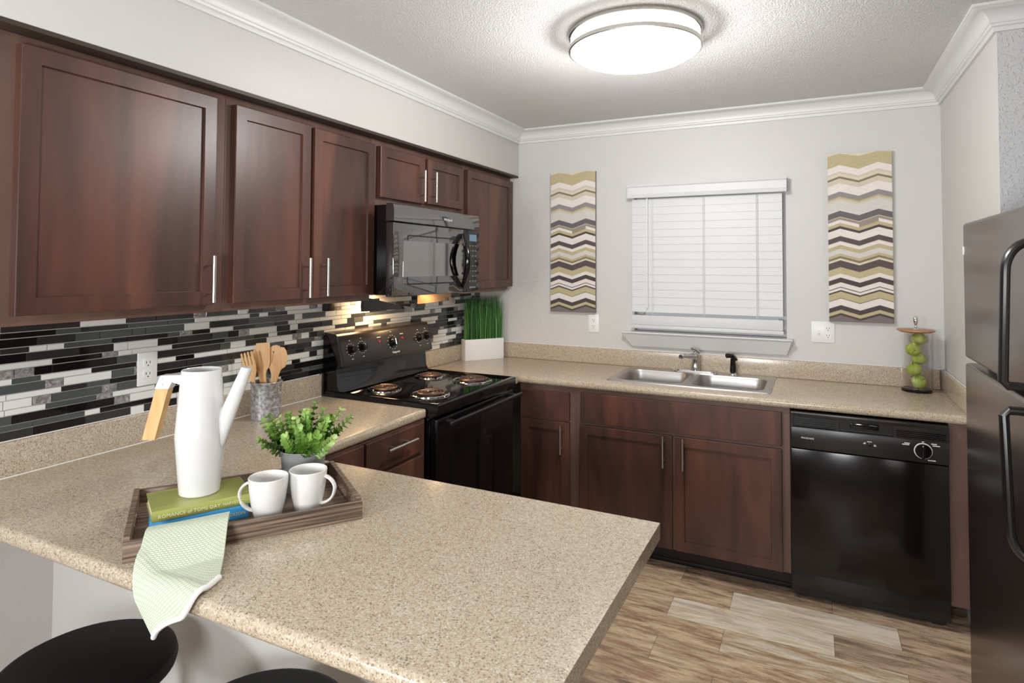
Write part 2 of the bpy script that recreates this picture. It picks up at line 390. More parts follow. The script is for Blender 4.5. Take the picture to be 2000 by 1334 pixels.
crown('trim_2', [(XS, -2.998), (XS, YB), (XW, YB), (XW, YE), (5.2, YE)], cp)

# window behind the blind
b = BM()
for x0, x1, z0, z1 in ((WX0, WX0+.045, WZ0, WZ1), (WX1-.045, WX1, WZ0, WZ1), (WX0+.045, WX1-.045, WZ0, WZ0+.045), (WX0+.045, WX1-.045, WZ1-.045, WZ1), (WX0+.045, WX1-.045, 1.54, 1.585)):
    box(b, x0, x1, YB+.06, YB+.1, z0, z1)
w1 = struct('window_1', b, 'trim')
b = BM(); box(b, WX0+.04, WX1-.04, YB+.077, YB+.083, WZ0+.04, WZ1-.04); obj('pane', b, 'glass', w1)
# sill with a mitred apron
b = BM()
prism(b, [(YB, 1.137), (YB-.062, 1.137), (YB-.066, 1.131), (YB-.062, 1.125), (YB, 1.125)], 'x', 1.048, 2.016)
A = [(1.052, 1.124), (2.012, 1.124), (1.985, 1.046), (1.105, 1.046)]; B0 = [(1.075, 1.124), (1.989, 1.124), (1.965, 1.046), (1.125, 1.046)]
va = [b.verts.new((x, YB-.058 if z > 1.1 else YB-.022, z)) for x, z in A]; vb = [b.verts.new((x, YB, z)) for x, z in A]
ring_faces(b, va, vb); cap(b, va, 0, True); cap(b, vb)
struct('trim_3', b, 'trim')

# ------------------------------------------------------------------ blind
t = thing('window_blind', 'white horizontal slat blind lowered and closed over the window above the sink', 'blind', (1.54, YB, 1.15))
b = BM(); prism(b, [(YB, 2.045), (YB-.066, 2.045), (YB-.070, 2.034), (YB-.064, 2.026), (YB-.064, 1.985), (YB-.070, 1.977), (YB-.066, 1.962), (YB-.056, 1.962), (YB-.056, 2.030), (YB, 2.030)], 'x', 1.085, 1.993)
obj('valance', b, 'blind', t)
b = BM(); nsl = 15; ztop, zbot = 1.955, 1.262; pit = (ztop-zbot)/nsl
for i in range(nsl):
    zc = ztop-pit*(i+.5); h = pit*.56
    prism(b, [(YB-.0311, zc-h), (YB-.0286, zc-h), (YB-.0268, zc), (YB-.0250, zc+h), (YB-.0275, zc+h), (YB-.0293, zc)], 'x', 1.108, 1.968)
obj('slats', b, 'blind', t)
b = BM(); box(b, 1.108, 1.968, YB-.042, YB-.012, 1.180, 1.240, bev=.004); box(b, 1.104, 1.972, YB-.046, YB-.010, 1.158, 1.180, bev=.005)
for k in range(5): box(b, 1.108, 1.968, YB-.0425, YB-.013, 1.189+k*.0115, 1.1915+k*.0115)
obj('bottom_rail', b, 'blind', t)
b = BM()
for x in (1.235, 1.54, 1.835):
    for dx in (-.004, .004): cyl(b, (x+dx, YB-.037, 1.24), (x+dx, YB-.037, 1.962), .0011, 6)
obj('ladder_cord', b, 'blind', t)
b = BM(); cyl(b, (1.205, YB-.046, 1.30), (1.205, YB-.046, 1.965), .0045, 8); cyl(b, (1.205, YB-.046, 1.285), (1.205, YB-.046, 1.31), .006, 8)
obj('tilt_wand', b, 'white', t)

# ------------------------------------------------------------------ cabinets
def door_bm(u0, u1, z0, z1, w, th=.02, rail=.066, flat=False):
    b = BM(); fs = box(b, u0, u1, -w-th, -w, z0, z1)
    f = min(fs, key=lambda q: q.calc_center_median().y)
    if not flat:
        bmesh.ops.inset_region(b, faces=[f], thickness=rail, depth=0)
        bmesh.ops.inset_region(b, faces=[f], thickness=.0032, depth=-.010)
    out = [e for e in b.edges if all(abs(v.co.y+w+th) < 1e-5 for v in e.verts) and (all(abs(v.co.x-u0) < 1e-5 for v in e.verts) or all(abs(v.co.x-u1) < 1e-5 for v in e.verts) or all(abs(v.co.z-z0) < 1e-5 for v in e.verts) or all(abs(v.co.z-z1) < 1e-5 for v in e.verts))]
    bmesh.ops.bevel(b, geom=out, offset=.0025, segments=2, profile=.5, affect='EDGES')
    return b
def handle_bm(u, z, w, length=.156, vert=True, st=.033):
    b = BM(); h = length/2; k = .048
    P = (lambda s, q: (u, -w-q, z+s)) if vert else (lambda s, q: (u+s, -w-q, z))
    cyl(b, P(-h, st), P(h, st), .0062, 14)
    for s in (-k, k): cyl(b, P(s, 0), P(s, st), .0048, 10)
    return b
def add_door(t, ax, u0, u1, z0, z1, w, handle=None, name='door', flat=False, rail=.066, th=.02):
    d = obj(name, face(door_bm(u0, u1, z0, z1, w, th=th, flat=flat, rail=rail), ax), 'cherry', t, angle=20)
    if handle: h = obj('handle', face(handle_bm(*handle), ax), 'steel', d); h['label'] = 'brushed metal bar handle'
    return d
def face_frame(b, ax_u0, ax_u1, z0, z1, w0, w1, rails):     # stiles and rails of the face, canonical facing -Y
    for (u0, u1, a, c) in rails: box(b, u0, u1, -w1, -w0, a, c)
def wall_cab(label, y0, y1, z0, z1, doors, chamfer=False):
    t = thing('wall_cabinet', label, 'cabinet', (0, (y0+y1)/2, z0))
    b = BM(); g = .0006
    box(b, y0+g, y1-g, -XU+.019, -.002, z0+.012, z1)
    if chamfer: prism(b, [(y0+g, z0), (y1-.07, z0), (y1-g, z0+.05), (y1-g, z1), (y0+g, z1)], 'y', -XU, -XU+.019)
    else: box(b, y0+g, y1-g, -XU, -XU+.019, z0, z1, bev=.0012)
    obj('body', face(b, 'X'), 'frame', t)
    for (u0, u1, a, c, h) in doors: add_door(t, 'X', u0, u1, a, c, XU, h, th=.03)
    return t
wall_cab('big single-door cherry wall cabinet, leftmost and nearest of the upper cabinets', -2.966, -2.284, 1.372, ZS, [(-2.928, -2.339, 1.400, 2.118, (-2.366, 1.488, XU+.03, .158))])
wall_cab('tall cherry wall cabinet with two doors, between the big one and the microwave', -2.284, -1.478, 1.372, ZS, [(-2.262, -1.893, 1.400, 2.114, (-1.922, 1.486, XU+.03, .16)), (-1.873, -1.483, 1.400, 2.110, (-1.822, 1.488, XU+.03, .158))])
wall_cab('short two-door cherry wall cabinet directly above the microwave', -1.478, -.640, 1.828, ZS, [(-1.440, -1.066, 1.866, 2.112, (-1.113, 1.955, XU+.03, .164)), (-1.040, -.667, 1.870, 2.112, (-1.006, 1.960, XU+.03, .162))])
wall_cab('cherry wall cabinet right of the microwave, next to the back wall', -.640, YB-.002, 1.372, ZS, [(-.615, -.004, 1.400, 2.118, None)], True)

def base_cab(label, ax, u0, u1, w, z1, fronts, stiles, kick=.10):
    t = thing('base_cabinet', label, 'cabinet', ((u0+u1)/2, -w/2, 0) if ax == 'Y' else (w/2, (u0+u1)/2, 0)); g = .0006
    b = BM(); box(b, u0+g, u1-g, -w+.02, -.03, .114, .70 if 'sink' in label else z1-.001); box(b, u0+g, u1-g, -w, -w+.02, .114, z1-.001)
    obj('body', face(b, ax), 'frame', t)
    b = BM(); box(b, u0+g, u1-g, -w+kick, -w+kick+.02, 0, .114); box(b, u0+g, u1-g, -w+kick-.006, -w+kick, 0, .022, bev=.002)
    obj('toe_kick', face(b, ax), 'kick', t)
    for f in fronts: add_door(t, ax, *f[:4], w, f[4], f[5], f[6], f[7] if len(f) > 7 else .066)
    return t
base_cab('narrow cherry base cabinet between the range and the sink cabinet', 'Y', .621, .957, .61, ZKB, [(.632, .922, .697, .847, None, 'drawer_front', True), (.632, .922, .125, .686, (.882, .597, .63, .156), 'door', False)], None)
base_cab('wide cherry sink base cabinet with two doors and a plain false front', 'Y', .957, 2.018, .61, ZKB, [(.987, 1.983, .699, .856, None, 'false_front', True), (.982, 1.476, .118, .684, (1.434, .607, .63, .158), 'door', False), (1.488, 1.983, .118, .684, (1.532, .607, .63, .158), 'door', False)], None)
base_cab('base cabinet with a stack of drawers left of the range', 'X', -1.968, -1.557, .61, ZKB, [(-1.963, -1.586, .752, .872, (-1.775, .827, .63, .19, False), 'drawer', True), (-1.963, -1.586, .50, .736, None, 'drawer', True), (-1.963, -1.586, .125, .486, None, 'drawer', True)], None)
base_cab('narrow base cabinet in the corner by the peninsula, drawer behind the tray', 'X', -2.30, -1.968, .61, ZKB, [(-2.185, -1.976, .752, .872, None, 'drawer', True), (-2.185, -1.976, .125, .736, None, 'door', False)], None)
b = BM(); box(b, 2.632, XW-.001, -.61, -.59, .114, ZKB-.001); tag(obj('filler_panel', b, 'frame'), 'narrow brown filler panel between the dishwasher and the refrigerator', 'panel')
t = thing('base_cabinet', 'base cabinet under the peninsula worktop, facing the kitchen', 'cabinet', (1.1, -2.45, 0))
b = BM(); box(b, .612, 1.52, -2.579, -2.34, .114, ZKB-.001); obj('body', b, 'frame', t)
b = BM(); box(b, .70, 1.52, -2.579, -2.42, 0, .114); obj('toe_kick', b, 'kick', t)

# ------------------------------------------------------------------ worktops
FRX = .62
t = thing('worktop', 'beige speckled L-shaped worktop of the peninsula and left run', 'worktop', (1.0, -2.6, ZKB))
def bevA(c, e):
    v0, v1 = e.verts; flat = abs(v0.co.z-v1.co.z) < 1e-6
    if not flat: return abs(c.x-FRX) < 1e-4 and abs(c.y+1.552) < 1e-3
    return (abs(c.y+3.01) < 1e-4) or (abs(c.x-FRX) < 1e-4 and c.y > -2.285) 
b = BM(); slab(b, [.0, FRX, 1.787], [-3.01, -2.283, -1.552], lambda x, y: y < -2.283 or x < FRX, ZKB, ZK, bev=bevA, off=.015)
obj('top', b, 'laminate', t)
b = BM(); box(b, .0005, .022, -3.01, -1.552, ZK+.0004, ZK+.101, bev=.004, seg=3); tag(obj('worktop_upstand', b, 'laminate'), 'long beige upstand strip under the mosaic tile, left of the range', 'upstand')
b = BM(); cyl(b, (.0235, -3.005, ZK+.0005), (.0235, -1.556, ZK+.0005), .0022, 6); cyl(b, (.0085, -3.005, ZK+.102), (.0085, -1.556, ZK+.102), .002, 6); struct('trim_4', b, 'caulk')
SX0, SX1, SY0, SY1 = 1.10, 1.93, -.525, -.026
t = thing('worktop', 'beige speckled worktop along the window wall holding the sink', 'worktop', (1.6, -.3, ZKB))
b = BM(); slab(b, [.0, FRX, SX0+.02, SX1-.02, XW-.0005], [-.772, -.635, SY0+.02, SY1-.06, YB], lambda x, y: (y > -.635 or x < FRX) and not (SX0+.02 < x < SX1-.02 and SY0+.02 < y < SY1-.06), ZKB, ZK,
     bev=lambda c, e: abs(e.verts[0].co.z-e.verts[1].co.z) < 1e-6 and abs(c.y+.635) < 1e-4 and c.x > FRX, off=.015)
obj('top', b, 'laminate', t)
for (x0, x1, y0, y1, lb) in ((.0225, XW-.0225, YB-.0215, YB-.0005, 'beige upstand strip along the back wall behind the sink'), (.0005, .022, -.772, YB-.0005, 'short beige upstand strip under the tile between the range and the corner'), (XW-.022, XW-.0005, -.625, YB-.0005, 'short beige upstand strip on the right wall beside the glass jar')):
    b = BM(); box(b, x0, x1, y0, y1, ZK+.0004, ZK+.101, bev=.004, seg=3); tag(obj('worktop_upstand', b, 'laminate'), lb, 'upstand')
b = BM(); cyl(b, (.02, YB-.007, ZK+.102), (XW-.02, YB-.007, ZK+.102), .0022, 6); cyl(b, (XW-.007, YB-.01, ZK+.102), (XW-.007, -.62, ZK+.102), .0022, 6); struct('trim_5', b, 'caulk')

# ------------------------------------------------------------------ mosaic backsplash
b = BM(); z0, z1, ya, yb_ = ZK+.1015, 1.40, -2.99, YB-.001
box(b, .0004, .004, ya, yb_, z0, z1, 0)
z = z0+.002; k = 0
keys = {'b': 1, 'g': 2, 'c': 3, 'w': 4, 'm': 5}
last = ''
while z < z1-.004:
    h = (.0245, .0155)[k % 2]; h = min(h, z1-.002-z); y = ya-rnd.random()*.12
    while y < yb_:
        q = rnd.random(); c = 'b' if q < .20 else 'g' if q < .40 else 'c' if q < .54 else 'w' if q < .88 else 'm'
        L = rnd.choice((.046, .072, .105, .145, .145)) if c != 'm' else .05
        a, e = max(ya+.001, y), min(yb_-.001, y+L)
        if e-a > .006: box(b, .0035, .0085, a, e, z, z+h, keys[c], bev=.0007, seg=1)
        y += L+.0025
    z += h+.0025; k += 1
tag(obj('tile_backsplash', b, ['grout', 't_black', 't_grey', 't_grey2', 't_white', 't_marble'], smooth=False), 'black, grey and white glass mosaic tile backsplash on the left wall', 'backsplash')

# ------------------------------------------------------------------ outlets and switches
def receptacle(b, u, z, w):
    for dz in (-.0195, .0195):
        p = rrect(u, z+dz, .0165, .0145, .009, 4)
        prism(b, p, 'y', -w-.0025, -w, 0)
        for du in (-.0065, .0065): box(b, u+du-.0012, u+du+.0012, -w-.0029, -w-.002, z+dz-.001, z+dz+.0075, 1)
        cyl(b, (u, -w-.0029, z+dz-.0075), (u, -w-.002, z+dz-.0075), .0026, 8, 1)
def outlet(label, ax, u, z, w, gang=1):
    t = thing('wall_outlet', label, 'outlet', (u, -w, z) if ax == 'Y' else (w, u, z)); hw = .036 if gang == 1 else .058
    b = BM(); box(b, u-hw, u+hw, -w-.006, -w, z-.058, z+.058, bev=.003); obj('plate', face(b, ax), 'white', t)
    b = BM(); receptacle(b, u+(0 if gang == 1 else .024), z, w+.006); obj('receptacle', face(b, ax), ['white', 'slot'], t)
    if gang == 2:
        b = BM(); box(b, u-.029, u-.017, -w-.0075, -w-.006, z-.013, z+.013); box(b, u-.027, u-.019, -w-.018, -w-.007, z-.011, z-.001, 0, bev=.002); obj('toggle_switch', face(b, ax), 'white', t)
outlet('white outlet on the mosaic tile behind the watering can', 'X', -2.402, 1.170, .0085)
outlet('small white outlet on the back wall under the smaller chevron canvas', 'Y', .848, 1.172, -YB)
outlet('white switch and outlet plate right of the window sill', 'Y', 2.167, 1.182, -YB, 2)
b = BM(); box(b, .009, .045, -1.545, -1.495, 1.318, 1.368, bev=.004); tag(obj('plug_adapter', b, 'black_matte'), 'black square plug adapter on the tile under the wall cabinet', 'plug')

# ------------------------------------------------------------------ microwave
y0, y1, z0, z1 = -1.478+.002, -.742, 1.395, 1.824
MX = .42; MY0 = -1.545
t = thing('microwave', 'black over-the-range microwave with a curved handle, mounted above the range', 'microwave', (.2, -1.15, z0))
b = BM(); box(b, .012, MX-.045, MY0+.072, y1-.004, z0+.004, z1, bev=.003); obj('body', b, 'black_gloss', t)
MY0 += .012
b = BM(); prism(b, [(MX-.045, 1.742), (MX, 1.742), (MX, 1.795), (MX-.006, z1-.004), (MX-.02, z1), (MX-.045, z1)], 'y', MY0, y1); obj('vent_grille', b, 'mw_glass', t, angle=20)
b = BM(); box(b, MX-.045, MX, MY0, -.915, z0, 1.735, 0, bev=.004, seg=3)
dr = obj('door', b, 'mw_glass', t)
b = BM(); g = BM(); p = rrect(-1.215, 1.565, .215, .118, .012, 4); q = rrect(-1.215, 1.565, .208, .111, .010, 4)
va = [b.verts.new((MX+.0006, u, v)) for u, v in p]; vb = [b.verts.new((MX+.0006, u, v)) for u, v in q]; ring_faces(b, va, vb); obj('window_border', b, 'black_matte', dr); b = BM(); box(b, MX-.0005, MX+.0007, -1.462, -.935, 1.486, 1.654); obj('window', b, 'mw_window', dr)
g.free()
b = BM(); box(b, MX-.045, MX-.001, -.913, y1, z0, 1.735, 0, bev=.004, seg=3); cpn = obj('control_panel', b, 'black_gloss', t)
b = BM(); box(b, MX-.0015, MX+.0006, -.852, -.775, 1.675, 1.712); obj('clock_display', b, 'lcd', cpn)
b = BM()
for i in range(8):
    for j in range(3):
        if (i, j) in ((3, 1), (6, 0)): continue
        yy = -.845+j*.031; zz = 1.650-i*.028; box(b, MX-.0015, MX+.0004, yy-.008, yy+.008, zz-.0028, zz+.0028)
box(b, MX-.0015, MX+.0004, -.85, -.78, 1.416, 1.424)
box(b, MX-.0012, MX-.0002, -.855, -.772, 1.412, 1.656, 1); obj('keypad', b, ['key_grey', 'black_gloss'], cpn)
b = BM(); pts = []
for i in range(17):
    s = i/16; pts.append((MX+.004+.045*math.sin(math.pi*s), -.93-.020*math.sin(math.pi*s), 1.425+.285*s))
tube(b, pts, [.010+.008*math.sin(math.pi*i/16) for i in range(17)], 12); obj('handle', b, 'black_gloss', dr)
text('lettering', 'Whirlpool', .019, (MX+.0008, -1.075, 1.776), FX, 'print_white', t)
b = BM()
for (ya_, yb2, za, zb) in ((-1.455, -1.10, 1.388, 1.318), (-.985, -.66, 1.394, 1.335)):
    prism(b, [(ya_, za), (yb2, zb), (yb2, zb-.008), (ya_, zb-.002)] if ya_ < -1.2 else [(ya_, za), (yb2, za), (yb2, zb), (ya_, zb-.006)], 'x', .17, .185)
    obj('filter_flap', b, 'black_satin' if ya_ < -1.2 else 'warm_metal', t); b = BM()
b.free()
b = BM(); prism(b, [(-1.135, 1.325), (-1.075, 1.317), (-1.075, 1.290), (-1.115, 1.295)], 'x', .18, .20); obj('flap_tip', b, 'grey_plate', t); b = BM(); prism(b, [(-.70, 1.352), (-.655, 1.347), (-.65, 1.318), (-.685, 1.322)], 'x', .19, .21); obj('flap_tip', b, 'grey_plate', t)
b = BM(); box(b, .07, .13, -1.30, -1.18, 1.389, 1.396); obj('cooktop_lamp', b, 'hood_light', t); b = BM(); box(b, .22, .28, -.94, -.86, 1.389, 1.396); obj('cooktop_lamp', b, 'hood_light', t)
def spot_area(loc, sx, sy, power, col):
    l = bpy.data.lights.new('cooktop_bulb', 'AREA'); l.shape = 'RECTANGLE'; l.size = sx; l.size_y = sy; l.energy = power; l.color = col
    o = bpy.data.objects.new('cooktop_bulb', l); COL.objects.link(o); o.location = loc
spot_area((.085, -1.24, 1.386), .05, .14, 3.0, (1, .64, .32)); spot_area((.25, -.90, 1.386), .05, .08, 1.4, (1, .64, .32))

# ------------------------------------------------------------------ range
RY0, RY1 = -1.546, -.779; RC = (RY0+RY1)/2
t = thing('kitchen_range', 'black freestanding electric range with four coil burners under the microwave', 'range', (.34, RC, 0))
b = BM(); box(b, .03, .625, RY0+.004, RY1-.004, .03, .905, bev=.003); box(b, .06, .58, RY0+.03, RY1-.03, 0, .03); obj('body', b, 'black_enamel', t)
b = BM(); fs = box(b, .035, .672, RY0, RY1, .899, .942)
f = max(fs, key=lambda q: q.calc_center_median().z)
bmesh.ops.inset_region(b, faces=[f], thickness=.022, depth=0); bmesh.ops.inset_region(b, faces=[f], thickness=.006, depth=-.010)
es = [e for e in b.edges if all(v.co.z > .9 for v in e.verts) and all(abs(v.co.z-.942) < 1e-5 for v in e.verts) and (all(abs(v.co.x-.672) < 1e-5 for v in e.verts) or all(abs(v.co.y-RY0) < 1e-5 for v in e.verts) or all(abs(v.co.y-RY1) < 1e-5 for v in e.verts))]
bmesh.ops.bevel(b, geom=es, offset=.010, segments=3, profile=.5, affect='EDGES'); obj('cooktop', b, 'black_enamel', t, angle=40)
b = BM(); prism(b, [(.012, .92), (.118, .936), (.100, .965), (.092, 1.055), (.10, 1.07), (.03, 1.205), (.012, 1.205)], 'y', RY0+.012, RY1-.012); obj('backguard', b, 'black_enamel', t)
b = BM(); pr = [(.012, 1.063), (.112, 1.050), (.128, 1.053), (.131, 1.064), (.096, 1.196), (.084, 1.208), (.012, 1.216)]
fs = prism(b, pr, 'y', RY0+.016, RY1+.012)
bmesh.ops.recalc_face_normals(b, faces=b.faces)
es = [e for f in fs[-2:] for e in f.edges if (e.verts[0].co.x+e.verts[1].co.x)/2 > .1]
bmesh.ops.bevel(b, geom=es, offset=.012, segments=3, profile=.5, affect='EDGES'); con = obj('control_console', b, 'console', t)
cn = Vector((.132, 0, .035)).normalized()     # console face normal
def on_console(y, s): # s 0 bottom..1 top
    return Vector((.131-.035*s, y, 1.064+.132*s))
def knob(y, s, r):
    c = on_console(y, s); b = BM(); cyl(b, c, c+cn*.008, r, 24, 0); cyl(b, c+cn*.008, c+cn*.026, r*.78, 24, 0, r*.66)
    u = Vector((0, 1, 0)); v = cn.cross(u)
    for k in range(2): pass
    tube(b, [c+cn*.027-v*r*.55, c+cn*.027+v*r*.55], r*.2, 8, 0)
    obj('knob', b, 'black_gloss', con)
    b = BM()
    for i in range(12):
        a = 2*math.pi*i/12+.26; p = c+(u*math.cos(a)+v*math.sin(a))*r*1.28; w2 = .0022
        cyl(b, p, p+cn*.0008, w2, 6)
    for sg in (1,):
        p = c-v*r*2.0*sg; cyl(b, p-u*.006, p+u*.006, .0016, 6)
        p = c+v*r*1.9; cyl(b, p-u*.004, p+u*.004, .002, 6)
    obj('dial_marks', b, 'print_white', con)
for y, s, r in ((-1.456, .50, .023), (-1.374, .53, .023), (-1.130, .52, .029), (-.888, .52, .023), (-.814, .54, .023)): knob(y, s, r)
for y in (-1.235, -1.04):
    c = on_console(y, .62); b = BM(); cyl(b, c, c+cn*.003, .006, 10); obj('indicator_light', b, 'red_lens', con)
    b = BM(); p = on_console(y, .78); cyl(b, p+Vector((0, -.014, 0)), p+Vector((0, .014, 0)), .0022, 6); obj('dial_marks', b, 'print_white', con)
p = on_console(-1.115, .12); text('lettering', 'Hotpoint', .017, p+cn*.001, (R(90-14.8), 0, R(90)), 'print_white', t, extrude=.0006)
def burner(x, y, r):
    z = .932; b = BM(); lathe(b, [(r*.30, .0012), (r*.62, .0016), (r*.9, .003), (r*1.0, .006)], (x, y, z), 36, capt=False); bu = obj('burner', b, 'drip_pan', t)
    b = BM(); lathe(b, [(r*.97, .0045), (r*1.0, .0070), (r*1.08, .0072), (r*1.13, .0045), (r*1.14, 0)], (x, y, z), 36, capb=False, capt=False); obj('trim_ring', b, 'chrome', bu)
    b = BM(); pts = []
    turns = 3.4 if r < .09 else 4.4; n = int(turns*26)
    for i in range(n+1):
        a = 2*math.pi*turns*i/n; q = r*.22+(r*.86-r*.22)*i/n; pts.append((x+q*math.cos(a), y+q*math.sin(a), z+.0115))
    tube(b, pts, .0050, 6); obj('heating_coil', b, 'coil', bu)
burner(.235, -1.352, .074); burner(.500, -1.350, .083); burner(.235, -.955, .074); burner(.500, -.952, .092)
b = BM(); box(b, .628, .662, RY0+.010, RY1-.010, .185, .872, bev=.005); dr = obj('oven_door', b, 'black_gloss', t)
b = BM(); box(b, .6622, .6640, RY0+.12, RY1-.12, .32, .70); obj('oven_window', b, 'black_enamel', dr)
b = BM(); box(b, .698, .716, RY0+.045, RY1+.002, .842, .862, bev=.006, seg=3)
for y in (RY0+.09, RY1-.06): box(b, .66, .702, y-.012, y+.012, .846, .860, bev=.003)
obj('door_handle', b, 'black_satin', dr)
b = BM(); box(b, .628, .658, RY0+.010, RY1-.010, .045, .178, bev=.005); obj('storage_drawer', b, 'black_gloss', t)

# ------------------------------------------------------------------ dishwasher
D0, D1 = 2.0195, 2.6305
t = thing('dishwasher', 'black dishwasher with a round dial, between the sink cabinet and the refrigerator', 'dishwasher', ((D0+D1)/2, -.35, 0))
b = BM(); box(b, D0, D1, -.605, -.06, .04, .868); box(b, D0+.02, D0+.06, -.56, -.52, 0, .04); box(b, D1-.06, D1-.02, -.56, -.52, 0, .04); obj('body', b, 'black_matte', t)
b = BM(); box(b, D0+.002, D1-.002, -.636, -.604, .136, .701, bev=.004); obj('door_panel', b, 'dw_black', t)
b = BM(); box(b, D0+.002, D1-.002, -.646, -.604, .706, .803, bev=.005); box(b, D0+.002, D1-.002, -.646, -.604, .853, .8715, bev=.003)
box(b, D0+.004, D1-.004, -.625, -.604, .80, .856); box(b, D0+.002, D0+.012, -.646, -.604, .80, .856); box(b, D1-.012, D1-.002, -.646, -.604, .80, .856)
box(b, D0+.19, D0+.20, -.644, -.604, .80, .856); box(b, D0+.41, D0+.42, -.644, -.604, .80, .856); box(b, D0+.42, D1-.01, -.644, -.62, .838, .855)
cp_ = obj('control_panel', b, 'dw_panel', t)
b = BM()
for k in range(5): box(b, D0+.012, D0+.19, -.642, -.62, .806+k*.0095, .8105+k*.0095)
obj('vent_slats', b, 'dw_panel', cp_); b = BM()
for k in range(5): box(b, D0+.42, D1-.012, -.642, -.62, .803+k*.0075, .807+k*.0075)
obj('vent_slats', b, 'dw_panel', cp_)
b = BM(); box(b, D0+.245, D0+.355, -.642, -.622, .820, .845, bev=.004); obj('latch_handle', b, 'black_gloss', cp_)
b = BM(); cyl(b, (2.536, -.646, .757), (2.536, -.657, .757), .030, 28); box(b, 2.531, 2.541, -.664, -.655, .731, .783, bev=.002); kn = obj('dial', b, 'black_gloss', cp_)
b = BM(); pts = [(2.536+.0315*math.cos(a), -.6475, .757+.0315*math.sin(a)) for a in [R(-80+340*i/40) for i in range(41)]]; tube(b, pts, .0022, 6)
for (x, zz, l) in ((2.478, .783, .020), (2.473, .777, .026), (2.575, .790, .020), (2.583, .783, .026), (2.536, .795, .008), (2.566, .720, .028)): box(b, x-l/2, x+l/2, -.6468, -.6455, zz-.0018, zz+.0018)
obj('dial_marks', b, 'print_white', cp_)
b = BM()
for (x, zz, l) in ((2.338, .770, .018), (2.318, .760, .009), (2.358, .758, .008), (2.32, .764, .008), (2.359, .754, .009)): box(b, x-l/2, x+l/2, -.6468, -.6455, zz-.0014, zz+.0014)
obj('button_print', b, 'print_white', cp_)
b = BM(); box(b, 2.332, 2.345, -.651, -.645, .752, .764, bev=.002); obj('selector_button', b, 'black_gloss', cp_)
text('lettering', 'FRIGIDAIRE', .0105, (2.092, -.6465, .755), FY, 'print_white', cp_)
b = BM(); box(b, D0+.003, D1-.003, -.612, -.59, .055, .131, bev=.003); box(b, D0+.012, D1-.012, -.575, -.56, .012, .06); obj('access_panel', b, 'black_satin', t)

# ------------------------------------------------------------------ refrigerator
FX0, FY0, FY1 = 2.60, -1.985, -1.135
t = thing('refrigerator', 'black top-freezer refrigerator with two curved handles at the right edge', 'refrigerator', (3.0, -1.56, 0))
b = BM(); box(b, FX0+.062, 3.32, FY0+.006, FY1-.006, .03, 1.672, bev=.006); box(b, FX0+.09, 3.28, FY0+.04, FY1-.04, 0, .03); obj('body', b, 'black_satin', t)
def fdoor(z0, z1, name):
    b = BM(); box(b, FX0, FX0+.058, FY0, FY1, z0, z1, bev=.012, seg=4); return obj(name, b, 'fridge', t)
fd = fdoor(1.222, 1.694, 'freezer_door'); rd = fdoor(.075, 1.205, 'refrigerator_door')
b = BM(); box(b, FX0+.02, FX0+.10, FY1-.02, FY1+.002, 1.586, 1.612, bev=.003); box(b, FX0-.0015, FX0+.02, FY1-.018, FY1+.001, 1.583, 1.612, bev=.002); h = obj('hinge_cap', b, 'white', fd)
def fhandle(parent, z0, z1, curve_top):
    b = BM(); y = FY0+.105; st = .056; pts = []; n = 8
    for i in range(n+1):
        a = R(90*i/n)
        pts.append((FX0+.004-(st-.004)*math.sin(a)*1.0, y, (z1-.075*(1-0)+.075*math.cos(a))))
    if curve_top: seq = pts+[(FX0-st+.000, y, z0+.022), (FX0-st+.010, y, z0+.010), (FX0+.004, y, z0+.010)]
    else: seq = [(p[0], p[1], z0+z1-p[2]) for p in pts]+[(FX0-st, y, z1-.022), (FX0-st+.010, y, z1-.010), (FX0+.004, y, z1-.010)]
    fr = frames([Vector(p) for p in seq]); rings = []
    for p, nn, bb in fr:
        Y = Vector((0, 1, 0)); tt = nn.cross(bb); q = tt.cross(Y).normalized()
        rings.append([b.verts.new(p+Y*(.016*math.cos(2*math.pi*k/12))+q*(.011*math.sin(2*math.pi*k/12))) for k in range(12)])
    for a, c in zip(rings, rings[1:]): ring_faces(b, a, c)
    cap(b, rings[0]); cap(b, rings[-1]); obj('handle', b, 'black_satin', parent)
fhandle(fd, 1.235, 1.600, True); fhandle(rd, .825, 1.195, False)
b = BM(); box(b, FX0+.03, FX0+.06, FY0+.01, FY1-.01, .005, .07, bev=.004); obj('base_grille', b, 'black_matte', t)

# ------------------------------------------------------------------ sink, faucet, sprayer
t = thing('sink', 'stainless steel double-bowl sink set into the worktop under the window', 'sink', ((SX0+SX1)/2, (SY0+SY1)/2, ZK))
b = BM(); zt = ZK+.0045
outer = rrect((SX0+SX1)/2, (SY0+SY1)/2, (SX1-SX0)/2, (SY1-SY0)/2, .02, 4)
bowls = [rrect(1.312, -.305, .178, .183, .065, 8), rrect(1.716, -.305, .178, .183, .065, 8)]
loops = []; alle = []
for lp in [outer]+bowls:
    vs = [b.verts.new((x, y, zt)) for x, y in lp]; loops.append(vs)
    for i in range(len(vs)): alle.append(b.edges.new((vs[i], vs[(i+1) % len(vs)])))
bmesh.ops.triangle_fill(b, edges=alle, use_beauty=True, use_dissolve=False)
lo = [b.verts.new((v.co.x+(-.002 if v.co.x < 1.5 else .002), v.co.y+(-.002 if v.co.y < -.28 else .002), ZK+.0003)) for v in loops[0]]; ring_faces(b, loops[0], lo)
for lp, cx in ((loops[1], 1.312), (loops[2], 1.716)):
    prev = lp
    for dz, k in ((-.006, .985), (-.03, .965), (-.12, .93), (-.155, .90), (-.170, .82), (-.174, .6)):
        cur = [b.verts.new((cx+(v.co.x-cx)*k, -.305+(v.co.y+.305)*k, zt+dz)) for v in lp]; ring_faces(b, prev, cur); prev = cur
    cap(b, prev)
